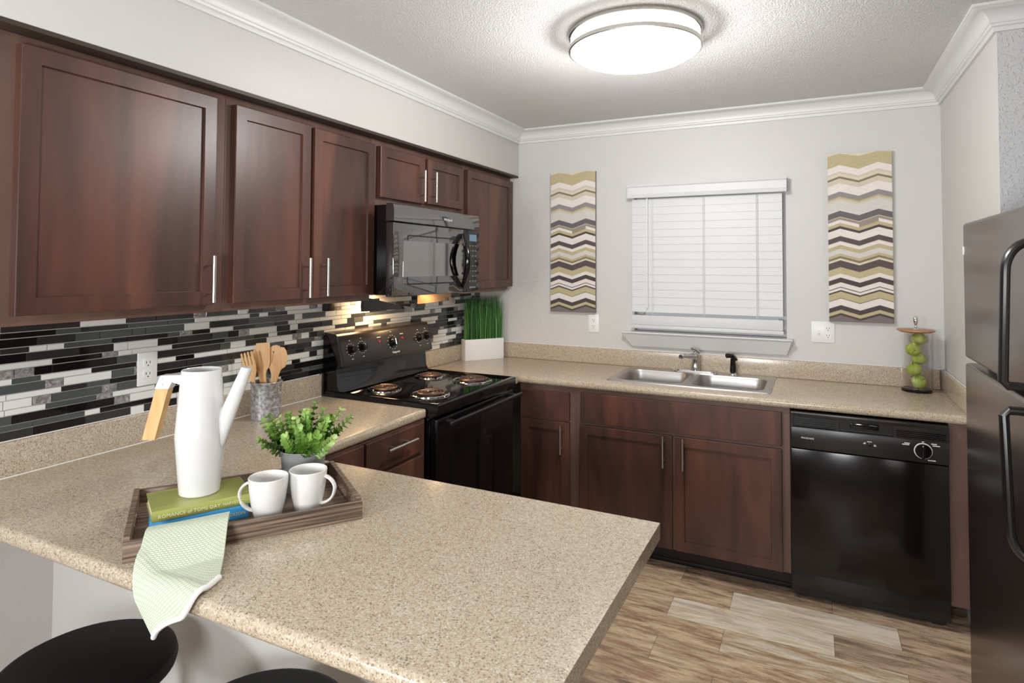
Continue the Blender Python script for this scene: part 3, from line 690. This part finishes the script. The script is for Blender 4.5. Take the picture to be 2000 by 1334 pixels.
obj('bowls', b, 'sink', t, angle=40)
for cx in (1.312, 1.716):
    b = BM(); lathe(b, [(.045, -.1725), (.045, -.170), (.038, -.169), (.034, -.172), (.008, -.172)], (cx, -.305, zt), 20); obj('drain', b, 'chrome', t)
FXc, FYc, fz = 1.497, -.070, zt
t = thing('faucet', 'chrome single-lever faucet on the sink deck', 'faucet', (FXc, FYc, fz))
b = BM()
for (z0, z1, k) in ((0, .006, 1), (.006, .012, .86)):
    A = [b.verts.new((FXc+x*k, FYc+y*k, fz+z0)) for x, y in rrect(0, 0, .128, .027, .026, 5)]; B_ = [b.verts.new((FXc+x*k*.97, FYc+y*k*.94, fz+z1)) for x, y in rrect(0, 0, .128, .027, .026, 5)]
    ring_faces(b, A, B_); cap(b, A, 0, True); cap(b, B_)
obj('base_plate', b, 'chrome', t)
b = BM(); lathe(b, [(.026, .011), (.025, .04), (.021, .060), (.0235, .085), (.022, .105), (.012, .118), (.0, .121)], (FXc, FYc, fz), 20); obj('body', b, 'chrome', t)
b = BM(); tube(b, [(FXc, FYc, fz+.092), (FXc-.02, FYc-.045, fz+.098), (FXc-.045, FYc-.105, fz+.106), (FXc-.052, FYc-.125, fz+.104)], [.018, .015, .013, .0135], 14); cyl(b, (FXc-.050, FYc-.120, fz+.108), (FXc-.0565, FYc-.136, fz+.102), .0145, 14); obj('spout', b, 'chrome', t)
b = BM(); tube(b, [(FXc+.008, FYc+.012, fz+.085), (FXc+.010, FYc+.016, fz+.115), (FXc-.004, FYc-.006, fz+.135), (FXc-.014, FYc-.028, fz+.139)], [.014, .016, .012, .008], 12); obj('lever', b, 'chrome', t)
t = thing('sink_sprayer', 'black pull-out sprayer standing right of the faucet', 'sprayer', (1.705, -.068, fz)); x, y = 1.705, -.068
b = BM(); lathe(b, [(.024, 0), (.023, .005), (.017, .012), (.014, .014)], (x, y, fz), 20); obj('holder', b, 'chrome', t)
b = BM(); lathe(b, [(.0125, .012), (.0175, .02), (.0165, .045), (.0135, .075), (.014, .085)], (x, y, fz), 16); tube(b, [(x, y, fz+.078), (x+.002, y, fz+.098), (x-.006, y-.008, fz+.110), (x-.020, y-.024, fz+.112)], [.014, .015, .014, .012], 12); tube(b, [(x+.008, y+.004, fz+.108), (x+.020, y+.008, fz+.082)], [.006, .005], 8); obj('spray_body', b, 'black_gloss', t)
b = BM(); cyl(b, (x-.019, y-.023, fz+.112), (x-.028, y-.034, fz+.112), .0135, 14); obj('nozzle', b, 'black_satin', t)

# ------------------------------------------------------------------ canvases
def canvas(label, x0, x1, z0, z1):
    t = tag_c = None; w = x1-x0; k = (z1-z0)/1275.0; D = .024; yf = YB-.001-D
    ups = [0, .19, .49, .79, 1]; off = [-8, -38, 0, -45, -18]
    st = [(28, 'pale'), (52, 'tan'), (150, 'white'), (198, 'beige'), (214, 'pale'), (236, 'olive'), (252, 'beige'), (288, 'white'), (352, 'grey'), (390, 'tan'), (404, 'beige'), (420, 'lgrey'), (498, 'dgrey'), (543, 'pale'), (547, 'taupe'), (566, 'white'), (590, 'tan'), (615, 'dark'), (634, 'white'), (690, 'brown'), (728, 'pale'), (734, 'white'), (756, 'tan'), (786, 'lgrey'), (822, 'tan'), (842, 'olive'), (858, 'pale'), (874, 'brown'), (925, 'tan'), (974, 'white'), (1004, 'dark'), (1040, 'white'), (1074, 'dark'), (1080, 'white'), (1098, 'dark'), (1110, 'tan'), (1158, 'dark'), (1162, 'white'), (1212, 'dark'), (1247, 'tan'), (1272, 'dark'), (1288, 'edge'), (1300, None)]
    names = list(CH); b = BM()
    box(b, x0+.0008, x1-.0008, yf+.0004, YB-.001, z0+.0008, z1-.0012, names.index('edge'), bev=.002)
    def zz(v, i, first=False): return min(z1, max(z0, z1-(v+off[i]-25)*k))
    rows = []
    for j, (v, c) in enumerate(st):
        rows.append([b.verts.new((x0+u*w, yf, z0 if j == len(st)-1 else (z1 - (0.002 if i in (0, 2, 4) else 0)*0 if j == 0 else zz(v, i)))) for i, u in enumerate(ups)])
    for (v, c), r0, r1 in zip(st, rows, rows[1:]):
        for i in range(4):
            if abs(r0[i].co.z-r1[i].co.z) < 1e-6 and abs(r0[i+1].co.z-r1[i+1].co.z) < 1e-6: continue
            cc = c
            if c == 'white' and v == 566 and i == 2: cc = 'taupe'
            f = b.faces.new((r0[i], r0[i+1], r1[i+1], r1[i])); f.material_index = names.index(cc)
    o = obj('canvas_print', b, ['c_'+n for n in names], smooth=False, recalc=False)
    return tag(o, label, 'wall art')
canvas('chevron striped canvas left of the window, above the small single outlet', .556, .866, 1.240, 2.158)
canvas('chevron striped canvas right of the window, above the double switch plate', 2.198, 2.500, 1.244, 2.158)

# ------------------------------------------------------------------ ceiling lamp
t = thing('ceiling_lamp', 'round flush ceiling lamp with frosted white bowl and nickel bands', 'ceiling lamp', (LAMP[0], LAMP[1], ZC))
c = (LAMP[0], LAMP[1], ZC); r = .258
b = BM(); lathe(b, [(r-.03, 0), (r-.002, 0), (r, -.004), (r, -.018), (r-.004, -.020)], c, 48, capb=False, capt=False); lathe(b, [(r-.004, -.060), (r, -.062), (r, -.076), (r-.006, -.078)], c, 48, capb=False, capt=False); obj('metal_band', b, 'nickel_lamp', t)
b = BM(); lathe(b, [(r-.02, -.004), (r-.008, -.02), (r-.008, -.062), (r-.012, -.082), (r-.05, -.104), (r-.11, -.118), (.04, -.124), (0, -.125)], c, 48, capb=False); obj('glass_bowl', b, 'diffuser', t)

# ------------------------------------------------------------------ tray and what stands on it
TA = R(54.2); TC = (.843, -2.686, ZK); CT, ST = math.cos(TA), math.sin(TA)
def TL(x, y, z=0): return Vector((TC[0]+CT*x-ST*y, TC[1]+ST*x+CT*y, TC[2]+z))
t = thing('serving_tray', 'rectangular brown striped wood tray with cut-out handles on the peninsula', 'tray', TC, TA)
HX, HY, TH = .249, .174, .042
b = BM(); box(b, -HX+.011, HX-.011, -HY+.011, HY-.011, .002, .009); obj('floor_board', b, 'tray', t, world=False)
for s in (-1, 1):
    b = BM(); y0, y1 = sorted((s*HY, s*(HY-.012))); box(b, -HX, HX, y0, y1, 0, TH, bev=.001); obj('side', b, 'tray', t, world=False)
    b = BM(); slab(b, [-HY+.012, -.052, .052, HY-.012], [0, .014, .031, TH+.006], lambda x, y: not (abs(x) < .052 and .014 < y < .031), 0, .012)
    b.transform(Matrix(((0, 0, 1, HX-.012 if s > 0 else -HX), (1, 0, 0, 0), (0, 1, 0, 0), (0, 0, 0, 1)))); obj('end', b, 'tray', t, world=False)
ZT = .0092
def book(label, m, x, y, z, rot, L, Wd, H, title, author):
    t = thing('book', label, 'book', TL(x, y, z), TA+rot, 'stacked books on the tray')
    b = BM(); pr = [(-Wd/2, .0), (Wd/2, 0), (Wd/2, .0025), (-Wd/2+.004, .0025), (-Wd/2+.004, H-.0025), (Wd/2, H-.0025), (Wd/2, H), (-Wd/2, H), (-Wd/2-.004, H*.8), (-Wd/2-.0055, H*.5), (-Wd/2-.004, H*.2)]
    prism(b, pr, 'x', -L/2, L/2); obj('cover', b, m, t, world=False)
    b = BM(); box(b, -L/2+.003, L/2-.003, -Wd/2+.0042, Wd/2-.004, .0026, H-.0026); obj('pages', b, 'pages', t, world=False)
    for s, xx, sz in title+author: text('lettering', s, sz, (xx, -Wd/2-.0058, H*.48), FY, 'gold', t, world=False, extrude=.0003)
book('blue hardback book lying at the bottom, under the green book', 'book_blue', -.106, .002, ZT, R(3), .206, .135, .0305, [('BILL. THOUGHTS FROM', -.034, .0105)], [('JENNIE', .035, .0135), ('JACKSON', .074, .0105)])
book('green hardback book on top of the blue one, under the watering can', 'book_green', -.104, .002, ZT+.0307, R(7), .212, .140, .0245, [('ROMANCE of TOMS DAY', -.030, .0115)], [('HARVEY C', .062, .0095)])
ZB = ZT+.0307+.0247
# watering can
RA = math.atan2(.44, .9)
t = thing('watering_can', 'tall white watering can with angled wooden handle on the green book', 'watering can', TL(-.104, .010, ZB), RA)
b = BM(); H = .298
lathe(b, [(.0, 0), (.042, 0), (.0455, .003), (.0462, .01), (.0568, .134), (.0572, .140), (.0568, .146), (.0452, H-.002), (.0442, H), (.043, H-.002), (.055, .142), (.044, .012), (0, .010)], (0, 0, 0), 48); obj('body', b, 'white_enamel', t, world=False, angle=28)
b = BM()
def quad_tube(b, secs):
    rings = [[b.verts.new(p) for p in s] for s in secs]
    for a, c in zip(rings, rings[1:]): ring_faces(b, a, c)
    cap(b, rings[0], 0, True); cap(b, rings[-1])
def oval(cx, z0, z1, hy, cx1=None, n=14):
    cx1 = cx if cx1 is None else cx1; out = []
    for i in range(n):
        a = 2*math.pi*i/n; s = .5+.5*math.sin(a); out.append((cx+(cx1-cx)*s+0, hy*math.cos(a), z0+(z1-z0)*s))
    return out
quad_tube(b, [oval(.045, .098, .205, .017, .045), oval(.059, .112, .212, .016, .056), oval(.124, .301, .305, .012, .098)])
bmesh.ops.recalc_face_normals(b, faces=b.faces); obj('spout', b, 'white_enamel', t, world=False, angle=50)
b = BM(); prism(b, [(-.040, .286), (-.094, .284), (-.108, .252), (-.074, .252), (-.066, .268), (-.046, .262)], 'y', -.013, .013)
for z in (.262, .276): cyl(b, (-.090, -.015, z), (-.090, -.012, z), .003, 8, 0)
es = [e for e in b.edges]; obj('handle_bracket', b, 'white_enamel', t, world=False)
b = BM(); fs = prism(b, [(-.106, .252), (-.075, .252), (-.106, .128), (-.137, .128)], 'y', -.012, .012); obj('wooden_grip', b, 'oak', t, world=False)
# mugs
def mug(label, x, y, rot):
    t = thing('mug', label, 'mug', TL(x, y, ZT), rot, 'white mugs on the tray')
    b = BM(); lathe(b, [(0, 0), (.026, 0), (.0305, .002), (.0392, .040), (.0442, .075), (.0460, .100), (.0448, .1015), (.0432, .100), (.0412, .075), (.0362, .040), (.028, .006), (0, .005)], (0, 0, 0), 40); obj('body', b, 'white_ceramic', t, world=False)
    b = BM(); pts = []
    for i in range(15):
        a = R(82-168*i/14); pts.append((.036+.036*math.cos(a)*(1 if a > 0 else .96)-.004*(i/14), 0, .053+.034*math.sin(a)))
    pts = [(.040, 0, .087)]+pts+[(.032, 0, .0185)]
    fr = frames([Vector(p) for p in pts]); rings = []
    for p, n, bb in fr:
        Y = Vector((0, 1, 0)); tt = n.cross(bb); q = tt.cross(Y).normalized()
        rings.append([b.verts.new(p+Y*(.0075*math.cos(2*math.pi*k/12))+q*(.0038*math.sin(2*math.pi*k/12))) for k in range(12)])
    for a, c in zip(rings, rings[1:]): ring_faces(b, a, c)
    cap(b, rings[0], 0, True); cap(b, rings[-1]); obj('handle', b, 'white_ceramic', t, world=False)
mug('white mug with its handle to the left, next to the books', .042, -.090, R(205))
mug('white mug with its handle to the right, in front of the boxwood plant', .136, -.080, R(20))
# boxwood
PX, PY = .150, .076
t = thing('potted_plant', 'small leafy green boxwood plant in a grey metal pot on the tray', 'plant', TL(PX, PY, ZT))
b = BM(); lathe(b, [(0, 0), (.046, 0), (.048, .002), (.0605, .107), (.0625, .110), (.0610, .112), (.0585, .109), (.056, .097), (0, .097)], (0, 0, 0), 36); obj('pot', b, 'pot', t, world=False)
b = BM(); lathe(b, [(0, .0975), (.0555, .0975), (.047, .105), (0, .110)], (0, 0, 0), 24, capb=False); obj('soil', b, 'soil', t, world=False)
def leaf(b, lay, p, d, up, L, Wd, tone):
    d = d.normalized(); s = d.cross(up); s = s.normalized() if s.length > 1e-4 else d.orthogonal().normalized(); n = s.cross(d)
    P = [p, p+d*L*.35+s*Wd*.42+n*L*.06, p+d*L*.75+s*Wd*.45+n*L*.08, p+d*L-n*L*.05, p+d*L*.75-s*Wd*.45+n*L*.08, p+d*L*.35-s*Wd*.42+n*L*.06]
    mid = p+d*L*.55-n*L*.05
    vs = [b.verts.new(q) for q in P]; c = b.verts.new(mid)
    for v in vs+[c]: v[lay] = tone
    for i in range(6): b.faces.new((vs[i], vs[(i+1) % 6], c))
bl = BM(); lay = bl.verts.layers.float.new('tone'); bs = BM()
up = Vector((0, 0, 1))
for k in range(40):
    az = rnd.uniform(0, 2*math.pi); el = rnd.uniform(.30, 1.40); L = rnd.uniform(.060, .092) if k > 9 else rnd.uniform(.085, .112)
    d = Vector((math.cos(az)*math.cos(el), math.sin(az)*math.cos(el), math.sin(el)))
    p0 = Vector((d.x*.035, d.y*.035, .102)); pts = []
    for i in range(6):
        s = i/5; pts.append(p0+d*L*s*Vector((1, 1, 1)).x+up*(.02*s*s))
    tube(bs, pts, [.0018-.0010*i/5 for i in range(6)], 5)
    base = rnd.uniform(.1, .5)
    for i in range(2, 10):
        s = i/9; q = p0+d*L*s+up*(.02*s*s); a0 = rnd.uniform(0, 6.28); nl = 3
        for j in range(nl):
            a = a0+j*2*math.pi/nl; side = d.orthogonal().normalized(); side = Matrix.Rotation(a, 3, d) @ side
            dd = side*1.0+d*(.35+.5*s); sz = .0255*(1-.42*s)*rnd.uniform(.85, 1.2)
            leaf(bl, lay, q, dd, d, sz, sz*1.02, min(1, max(0, base+.45*s*s+rnd.uniform(-.15, .2))))
obj('foliage', bl, 'leaf', t, world=False, smooth=False, recalc=False); obj('stems', bs, 'stem', t, world=False)

# ------------------------------------------------------------------ towel
def towel():
    b = BM(); uvl = b.loops.layers.uv.new('UVMap')
    S0 = Vector((.843, -2.938)); E0 = Vector((.925, -2.800)); dr = Vector((.72, -.69)); YEd = -3.012
    fd = Vector((ST, -CT))       # outward from the tray front
    def P(u, s, lift):
        s = s*(1+.22*math.sin(math.pi*u*u)*(s/.22)); p = S0.lerp(E0, u)+dr*s
        dl = (p-Vector((TC[0], TC[1]))).dot(fd)-HY     # distance outside tray front face
        zr = ZK+TH+.0065
        if dl < -.012: z = zr-.004*(min(1, (-.012-dl)/.02))
        elif dl < .004: z = zr
        elif dl < .100:
            q = (dl-.004)/.096; z = zr+(ZK+.002-zr)*(.65*q+.35*q*q*(3-2*q))
        else: z = ZK+.002
        z += .0025*math.sin(u*5+s*20)*min(1, s*6)
        y = p.y; x = p.x; over = YEd+.012-y
        rb = .032; over = YEd+rb-.006-y
        if over > 0:
            a = min(over/rb, math.pi/2); ext = max(0, over-rb*math.pi/2)
            y = YEd+rb-.006-(rb+lift)*math.sin(a)-.004*math.sin(u*6)*min(1, ext*30); z = z-rb+(rb+lift)*math.cos(a)-ext+.008*math.sin(min(a*2, math.pi))
        else: z += lift
        return Vector((x, y, z))
    nu, ns = 26, 60
    for layer, (lo, hi, Lg) in enumerate(((.0002, .0056, .212), (.0062, .0122, .220))):
        T = [[b.verts.new(P(i/nu, Lg*j/ns, hi)) for i in range(nu+1)] for j in range(ns+1)]
        Bt = [[b.verts.new(P(i/nu, Lg*j/ns, lo)) for i in range(nu+1)] for j in range(ns+1)]
        def quad(vs, uvs, mi):
            f = b.faces.new(vs); f.material_index = mi
            for lp, uv in zip(f.loops, uvs): lp[uvl].uv = uv
        for j in range(ns):
            for i in range(nu):
                uv = [(.16*a/nu, Lg*c/ns) for a, c in ((i, j), (i+1, j), (i+1, j+1), (i, j+1))]
                mi = 0
                quad((T[j][i], T[j][i+1], T[j+1][i+1], T[j+1][i]), uv, mi); quad((Bt[j][i], Bt[j+1][i], Bt[j+1][i+1], Bt[j][i+1]), [uv[0], uv[3], uv[2], uv[1]], mi)
        for i in range(nu):
            quad((T[ns][i], T[ns][i+1], Bt[ns][i+1], Bt[ns][i]), [(0, 0)]*4, 1); quad((T[0][i+1], T[0][i], Bt[0][i], Bt[0][i+1]), [(0, 0)]*4, 0)
        for j in range(ns):
            quad((T[j][0], T[j+1][0], Bt[j+1][0], Bt[j][0]), [(0, 0)]*4, 0); quad((T[j+1][nu], T[j][nu], Bt[j][nu], Bt[j+1][nu]), [(0, 0)]*4, 0)
    tw = obj('dish_towel', b, ['towel', 'towel_hem'], angle=50)
    for Lg, lf in ((.219, .0098), (.211, .0030)):
        b = BM(); tube(b, [P(i/nu, Lg, lf) for i in range(nu+1)], .0052 if lf > .005 else .0040, 8); obj('hem', b, 'towel_hem', tw)['label'] = 'white hem'
    return tag(tw, 'pale green waffle-weave towel draped over the tray rim and worktop edge', 'towel')
towel()

# ------------------------------------------------------------------ utensil crock
UC = (.120, -1.972); t = thing('utensil_crock', 'round galvanized metal crock holding wooden utensils by the backsplash', 'crock', (UC[0], UC[1], ZK))
b = BM(); lathe(b, [(0, .0), (.0575, 0), (.059, .002), (.059, .045), (.0598, .046), (.0598, .049), (.059, .05), (.0595, .098), (.0603, .099), (.0603, .102), (.0595, .103), (.060, .143), (.0618, .146), (.0605, .149), (.0585, .146), (.057, .01), (0, .008)], (0, 0, 0), 40)
a = R(-48); tube(b, [(.0603*math.cos(a), .0603*math.sin(a), .004), (.0605*math.cos(a), .0605*math.sin(a), .143)], .0016, 6); obj('can', b, 'galv', t, world=False)
b = BM(); a = R(28)
tube(b, [(.0625*math.cos(a)+.0*k, .0625*math.sin(a)+.009*math.cos(k), .138+.010*math.sin(k)) for k in [2*math.pi*i/12 for i in range(12)]], .0018, 6, closed=True); obj('ring', b, 'galv', t, world=False)
vr = Vector((.897, .441, 0)); vd = Vector((-.441, .897, 0))
def utensil(name, label, dx, dy, lean, head, tilt=0):
    # local frame: x to the picture's right, y away, z up the handle
    p0 = Vector((UC[0], UC[1], ZK+.0125))+vr*dx*.15+vd*dy*.6; top = Vector((UC[0], UC[1], ZK))+vr*dx+vd*(dy+tilt)+Vector((0, 0, lean))
    z = (top-p0).normalized(); x = (vr-z*vr.dot(z)).normalized(); y = z.cross(x); L = (top-p0).length
    b = BM()
    Hn = 9; hw = .0062
    prof = head(L)
    sects = [(0, .005)]+[(L-.13, .0065)]+prof
    rings = []
    for h, w in sects:
        th = .0045 if h < L-.1 else .0032
        rings.append([b.verts.new(p0+z*h+x*a+y*c) for a, c in ((w, -th*.6), (w*.6, -th), (-w*.6, -th), (-w, -th*.6), (-w, th*.6), (-w*.6, th), (w*.6, th), (w, th*.6))])
    for a_, c_ in zip(rings, rings[1:]): ring_faces(b, a_, c_)
    cap(b, rings[0], 0, True); cap(b, rings[-1])
    o = obj(name, b, ['bamboo', 'slot'])
    return o, p0, x, y, z, L
def spat(L): return [(L-.115, .010), (L-.095, .021), (L-.08, .0255), (L-.005, .0285), (L, .0270)]
def spoon(L): return [(L-.10, .010), (L-.088, .014)]+[(L-.086+.086*i/9, .0285*math.sin(math.pi*(.22+.78*i/9)*.985)**.6+.001) for i in range(1, 10)]
def cut(o, boxes):
    pass
def finish(r, label): tag(r[0], label, 'utensil', 'wooden utensils in the crock')
finish(utensil('wooden_spatula', '', -.026, .022, .300, spat), 'wide flat wooden spatula, tallest in the metal crock')
finish(utensil('wooden_spoon', '', .066, -.004, .286, spoon), 'wooden spoon leaning furthest right in the metal crock')
finish(utensil('wooden_spoon', '', -.060, .040, .278, spoon, .004), 'wooden spoon mostly hidden behind the fork in the crock')
# slotted spoon and fork are built from outlines with real gaps
def outline_tool(name, label, dx, dy, lean, polys, tilt=0):
    p0 = Vector((UC[0], UC[1], ZK+.0125))+vr*dx*.15+vd*dy*.6; top = Vector((UC[0], UC[1], ZK))+vr*dx+vd*(dy+tilt)+Vector((0, 0, lean))
    z = (top-p0).normalized(); x = (vr-z*vr.dot(z)).normalized(); y = z.cross(x); L = (top-p0).length; b = BM()
    for poly in polys(L):
        A = [b.verts.new(p0+x*u+z*v-y*.003) for u, v in poly]; B_ = [b.verts.new(p0+x*u+z*v+y*.003) for u, v in poly]
        ring_faces(b, A, B_); cap(b, A, 0, True); cap(b, B_)
    return tag(obj(name, b, 'bamboo'), label, 'utensil', 'wooden utensils in the crock')
def slotted(L):
    out = [[(-.005, 0), (.005, 0), (.0062, L-.12), (-.0062, L-.12)], [(-.0062, L-.12), (.0062, L-.12), (.020, L-.088), (.0245, L-.072), (-.0245, L-.072), (-.020, L-.088)]]
    for a, c in ((-.0265, -.0105), (-.0055, .0045), (.0095, .0265)): out.append([(a*.93, L-.072), (c*.93, L-.072), (c, L-.026), (a, L-.026)])
    out.append([(-.0265, L-.026), (.0265, L-.026), (.024, L-.013), (.013, L-.003), (0, L), (-.013, L-.003), (-.024, L-.013)]); return out
def fork(L):
    out = [[(-.005, 0), (.005, 0), (.0062, L-.12), (-.0062, L-.12)], [(-.0062, L-.12), (.0062, L-.12), (.021, L-.085), (.0255, L-.055), (-.0255, L-.055), (-.021, L-.085)]]
    for k in range(4):
        c = -.0204+k*.0136; out.append([(c-.0051, L-.055), (c+.0051, L-.055), (c+.0036, L-.004), (c, L), (c-.0036, L-.004)])
    return out
outline_tool('slotted_spoon', 'wooden slotted spoon between the spatula and the right-hand spoon in the crock', .026, .026, .290, slotted, .008)
outline_tool('wooden_fork', 'wooden fork with four tines at the left of the crock', -.074, -.024, .268, fork)

# ------------------------------------------------------------------ grass planter
GA = math.atan2(.237, .161); gx, gy = Vector((math.cos(GA), math.sin(GA), 0)), Vector((-math.sin(GA), math.cos(GA), 0))
gc = Vector((.1605, -.192, ZK))+gy*.035
t = thing('grass_planter', 'white rectangular planter of tall green grass in the worktop corner', 'plant', gc, GA)
b = BM(); box(b, -.143, .143, -.034, .034, 0, .138, bev=.002)
f = max(b.faces, key=lambda q: q.calc_center_median().z+q.calc_area()); bmesh.ops.inset_region(b, faces=[f], thickness=.006, depth=0); bmesh.ops.inset_region(b, faces=[f], thickness=.0005, depth=-.012)
obj('planter_box', b, 'white', t, world=False, angle=25)
b = BM(); lay = b.verts.layers.float.new('tone')
for k in range(620):
    x, y = rnd.uniform(-.132, .132), rnd.uniform(-.026, .026); h = rnd.uniform(.23, .300)+.126-.126; w = rnd.uniform(.0016, .003); a = rnd.uniform(0, math.pi); lx, ly = rnd.gauss(0, .010), rnd.gauss(0, .007); tn = rnd.random()
    ca, sa = math.cos(a)*w, math.sin(a)*w; rows = []
    for i in range(5):
        s = i/4; q = 1-.75*s*s; cx, cy, cz = x+lx*s*s, max(-.05, min(.030, y+ly*s*s)), .126+h*s
        rows.append([b.verts.new((cx-ca*q, cy-sa*q, cz)), b.verts.new((cx+ca*q*.3-sa*.3*q, cy+sa*q*.3+ca*.3*q, cz)), b.verts.new((cx+ca*q, cy+sa*q, cz))])
        for v in rows[-1]: v[lay] = tn
    for r0, r1 in zip(rows, rows[1:]):
        for i in range(2): b.faces.new((r0[i], r0[i+1], r1[i+1], r1[i]))
obj('grass', b, 'grass', t, world=False, recalc=False)

# ------------------------------------------------------------------ jar of apples
JX, JY = 2.583, -.105; jr = .066
t = thing('glass_jar', 'tall clear glass jar with a wooden lid, in the worktop corner beside the refrigerator', 'jar', (JX, JY, ZK))
b = BM(); lathe(b, [(0, .0), (jr-.003, 0), (jr, .003), (jr, .296), (jr-.0015, .298), (jr-.004, .296), (jr-.004, .016), (jr-.012, .013), (0, .013)], (0, 0, 0), 40); obj('jar_body', b, 'glass', t, world=False)
b = BM(); lathe(b, [(0, .2985), (.072, .2985), (.083, .304), (.083, .307), (.079, .309), (0, .3105)], (0, 0, 0), 40); ld = obj('lid', b, 'lid_wood', t, world=False)
b = BM(); lathe(b, [(.016, .310), (.013, .316), (.006, .320), (.004, .330), (.007, .338), (.0105, .348), (.0105, .360), (.0065, .370), (0, .373)], (0, 0, 0), 20); obj('knob', b, 'chrome', ld, world=False)
def apple_mesh(r):
    b = BM(); prof = []
    for i in range(19):
        a = math.pi*i/18; rr = math.sin(a)*(1+.06*math.cos(a)); zz = -math.cos(a)*.90
        dip = .22*math.exp(-(math.sin(a)/.28)**2)
        zz = zz-dip if a > math.pi/2 else zz+dip*.75
        prof.append((max(rr, 0)*r if 0 < i < 18 else 0, zz*r))
    lathe(b, prof, (0, 0, 0), 26); return b
a0 = thing('apple', 'green apple at the bottom of the glass jar', 'apple', (JX+.010, JY-.004, ZK+.051), 0, 'green apples in the jar')
obj('flesh', apple_mesh(.0342), 'apple', a0, world=False, angle=60)
b = BM(); tube(b, [(0, 0, .020), (.001, 0, .030), (.004, .001, .038)], [.0012, .0013, .0016], 6); obj('stalk', b, 'stalk', a0, world=False)
def dup(r, loc, rot, label, sc=1):
    n = r.copy(); COL.objects.link(n); n.location = loc; n.rotation_euler = rot; n.scale = (sc,)*3; n['label'] = label
    for ch in r.children:
        c = ch.copy(); COL.objects.link(c); c.parent = n
        for g in ch.children:
            d = g.copy(); COL.objects.link(d); d.parent = c
    return n
a0.rotation_euler = (R(62), 0, R(30))
A2 = [((-.021, -.012, .114), (R(20), R(-15), 0), 'green apple second from the bottom, at the left side of the jar', .98), ((.021, .012, .163), (R(-12), R(20), 1), 'green apple third from the bottom of the jar, at the right side', 1.0),
      ((-.022, -.012, .213), (R(100), R(-30), 0), 'green apple fourth from the bottom of the jar, at the left side', .98), ((.021, .010, .262), (R(15), R(25), 2), 'pale green apple on top, just under the jar lid', 1.0)]
for (dx, dy, z), rot, lb, sc in A2:
    p = Vector((JX, JY, ZK+z))+vr*dx+vd*dy; dup(a0, p, rot, lb, sc)

# ------------------------------------------------------------------ stools
def stool(label, x, y):
    t = thing('bar_stool', label, 'stool', (x, y, 0), 0, 'black bar stools at the peninsula'); zt = .66; r = .176
    b = BM(); lathe(b, [(0, zt-.040), (r-.012, zt-.040), (r-.003, zt-.034), (r, zt-.022), (r-.004, zt-.007), (r-.018, zt), (0, zt+.001)], (0, 0, 0), 56); obj('seat', b, 'stool', t, world=False)
    for k in range(4):
        a = R(45+90*k); b = BM(); tube(b, [(.11*math.cos(a), .11*math.sin(a), zt-.04), (.165*math.cos(a), .165*math.sin(a), .004)], .0125, 10); obj('leg', b, 'stool_leg', t, world=False)
    b = BM(); tube(b, [(.147*math.cos(R(i*10)), .147*math.sin(R(i*10)), .21) for i in range(36)], .008, 8, closed=True); obj('foot_ring', b, 'stool_leg', t, world=False)
stool('round black stool under the hanging towel, left of the other stool', .676, -2.958)
stool('round black stool at the bottom edge, only its top rim in view', 1.165, -2.925)
